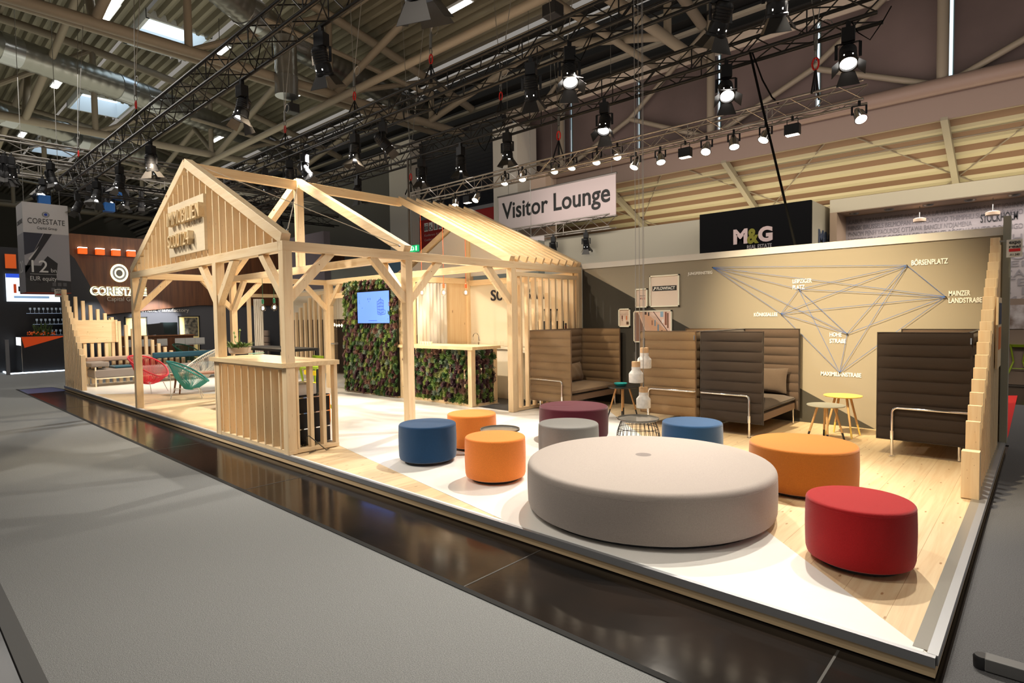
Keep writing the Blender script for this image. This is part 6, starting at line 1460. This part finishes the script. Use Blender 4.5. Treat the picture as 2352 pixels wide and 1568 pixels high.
q = Yp(2252, 512, yC); text('STOCKHOLM', Yp(2338, 500, yC).x-q.x, .19, (q.x, yC-.012, q.z), (1, 0, 0), (0, 0, 1), mat('city_black', (.01, .01, .012), .6), 'city_word', cw, .004, bold=.01)
xg = Yp(2315, 560, yC).x
for i, s in enumerate(('THIMPHU MALE', 'KHUDAPEST', 'SOFIA TAIPEI', 'JERUSALEM', 'CANTERBURY', 'TEMFORD', 'S DUBLIN', 'MONACO')):
    text(s, 1.9, .17, (xg-.1, yC-.008, Yp(2330, 555, yC).z-dz*1.25*i), (1, 0, 0), (0, 0, 1), M_CITY, 'city_row', cw, .004)
zz1_, zz0_ = Yp(2330, 686, yC).z, Yp(2330, 700, yC).z
MB().box((xg-.3, yC-.05, Yp(2330, 780, yC).z-1.0), (8, yC-.0, zz1_)).build('brown_band', mat('band_brown', (.17, .12, .09), .7), cw)
MB().box((xg-.2, yC-.07, Yp(2330, 755, yC).z), (xg+2.2, yC-.05, zz0_)).build('harbour_picture', mat('harbour_print', (.42, .38, .38), .6, noise=.8, nscale=3.5, col2=(.12, .08, .06)), cw)
for i, (a_, b_) in enumerate(((1962, 486), (2042, 478), (2132, 469), (2228, 459), (2330, 447))):
    q = Yp(a_, b_, 13.5); t = tag(MB().lathe([(.08, -.03), (.11, 0), (.11, .01)], (q.x, 13.5, zf0-.02), 16).build('downlight', M_STEEL, None, True), 'round recessed downlight in the booth canopy', 'lamp', 'downlights of the canopy')
for i, (a_, b_) in enumerate(((2112, 509), (2280, 494))):
    q = Yp(a_, b_, 13.6); t = thing('table_pendant', 'flat tan pendant before the city names, %s' % ['left', 'right'][i], 'lamp', q)
    MB().lathe([(.13, 0), (.13, .07), (.08, .09)], q, 20).build('shade', MATS['frame_tan'], t, True); MB().tube(q, (q.x, q.y, zf0), .008, 6).build('cord', M_STEEL, t)
# expo real plate on the right end of the lounge wall
A = Yp(2312, 551, 5.5); B = Yp(2348, 589, 5.5)
xe = thing('fair_sign', 'white expo real plate reading A1.340 beside the wall end', 'sign', (A.x, 5.5, B.z)); w4, h4 = B.x-A.x, A.z-B.z
MB().box((A.x, 5.5, B.z), (B.x, 5.51, A.z)).build('plate', M_WHITEW, xe); MK = MATS['print_dark']
text('expo', w4*.72, h4*.22, (A.x+w4*.16, 5.494, A.z-h4*.32), (1, 0, 0), (0, 0, 1), MK, 'word', xe, .003, bold=.02); text('real', w4*.72, h4*.17, (A.x+w4*.16, 5.494, A.z-h4*.48), (1, 0, 0), (0, 0, 1), MK, 'word', xe, .003, bold=.02)
MB().box((A.x+w4*.16, 5.494, A.z-h4*.68), (A.x+w4*.88, 5.5, A.z-h4*.52)).build('red_bar', MATS['expo_red'], xe); text('A1.340', w4*.62, h4*.13, (A.x+w4*.22, 5.494, A.z-h4*.92), (1, 0, 0), (0, 0, 1), MK, 'number', xe, .003, bold=.01)
MB().box((A.x-.06, 5.5, A.z-.02), (A.x, 5.51, A.z)).build('bracket', M_STEEL, xe)
# red carpet and green stools beyond the right edge
struct(MB().poly([Zp(2304, 1030, -.085), Zp(2316, 1000, -.085), Zp(2337, 908, -.085), Zp(2308, 908, -.085)]).build('floor_red', mat('red_carpet', (.62, .015, .012), .9)), 'red carpet wedge at the right edge')
struct(MB().box((.2, 10.5, -.1), (8, 14, 0.0)).build('platform_right', mat('booth_floor_grey', (.10, .10, .10), .5)), 'low grey platform of the city-name booth')
stool_m = (.20, .27, .01)
def geo_stool(x, y, label):
    m = mat('stool_lime', stool_m, .4); t = thing('bar_stool', label, 'stool', (x, y, 0))
    MB().lathe([(.001, .80), (.19, .78), (.22, .84), (.20, .84), (.001, .81)], (x, y, 0), 6, cap=False).build('seat', m, t); MB().bar((x-.2, y+.16, .90), (x+.2, y+.16, .90), .03, .14).build('backrest', m, t)
    for a, b in ((-1, -1), (1, -1), (1, 1), (-1, 1)): MB().path([(x+a*.13, y+b*.13, .80), (x+a*.08, y+b*.08, .45), (x+a*.22, y+b*.22, 0.005)], .018, 6).build('leg', m, t)
    MB().path([(x+a*.12, y+b*.12, .30) for a, b in ((-1, -1), (1, -1), (1, 1), (-1, 1))], .012, 6, True).build('footrest', m, t)
q = Zp(2338, 876, 0); geo_stool(q.x, q.y, 'lime green bar stool at the right picture edge'); geo_stool(q.x+.9, q.y+.6, 'lime green bar stool farther back at the right edge')
t = thing('white_table', 'white table edge behind the right glass', 'table', (q.x, q.y+1.5, 0)); MB().box((q.x-1.0, q.y+1.2, 1.02), (q.x+.4, q.y+1.9, 1.06)).build('table_top', M_WHITEW, t); MB().tube((q.x-.3, q.y+1.5, 0), (q.x-.3, q.y+1.5, 1.02), .04, 10).build('leg', M_STEEL, t)
# barrier foot at the lower right
a = Zp(2262, 1535, -.09); bf = thing('barrier_foot', 'grey rubber-ended barrier bar on the carpet, bottom right', 'barrier', (a.x, a.y, -.09))
d_ = (Zp(2352, 1562, -.09)-a).normalized(); e_ = a+d_*1.2; s2 = d_.cross(Vector((0, 0, 1)))
MB().bar(a+Vector((0, 0, .035)), e_+Vector((0, 0, .035)), .075, .06).build('bar', mat('barrier_grey', (.13, .13, .13), .5), bf, bevel=.005); MB().lathe([(.034, .0), (.036, .05), (.03, .06)], (a.x-.01*d_.x, a.y, -.088), 16).build('rubber_end', M_BLACK, bf, True)
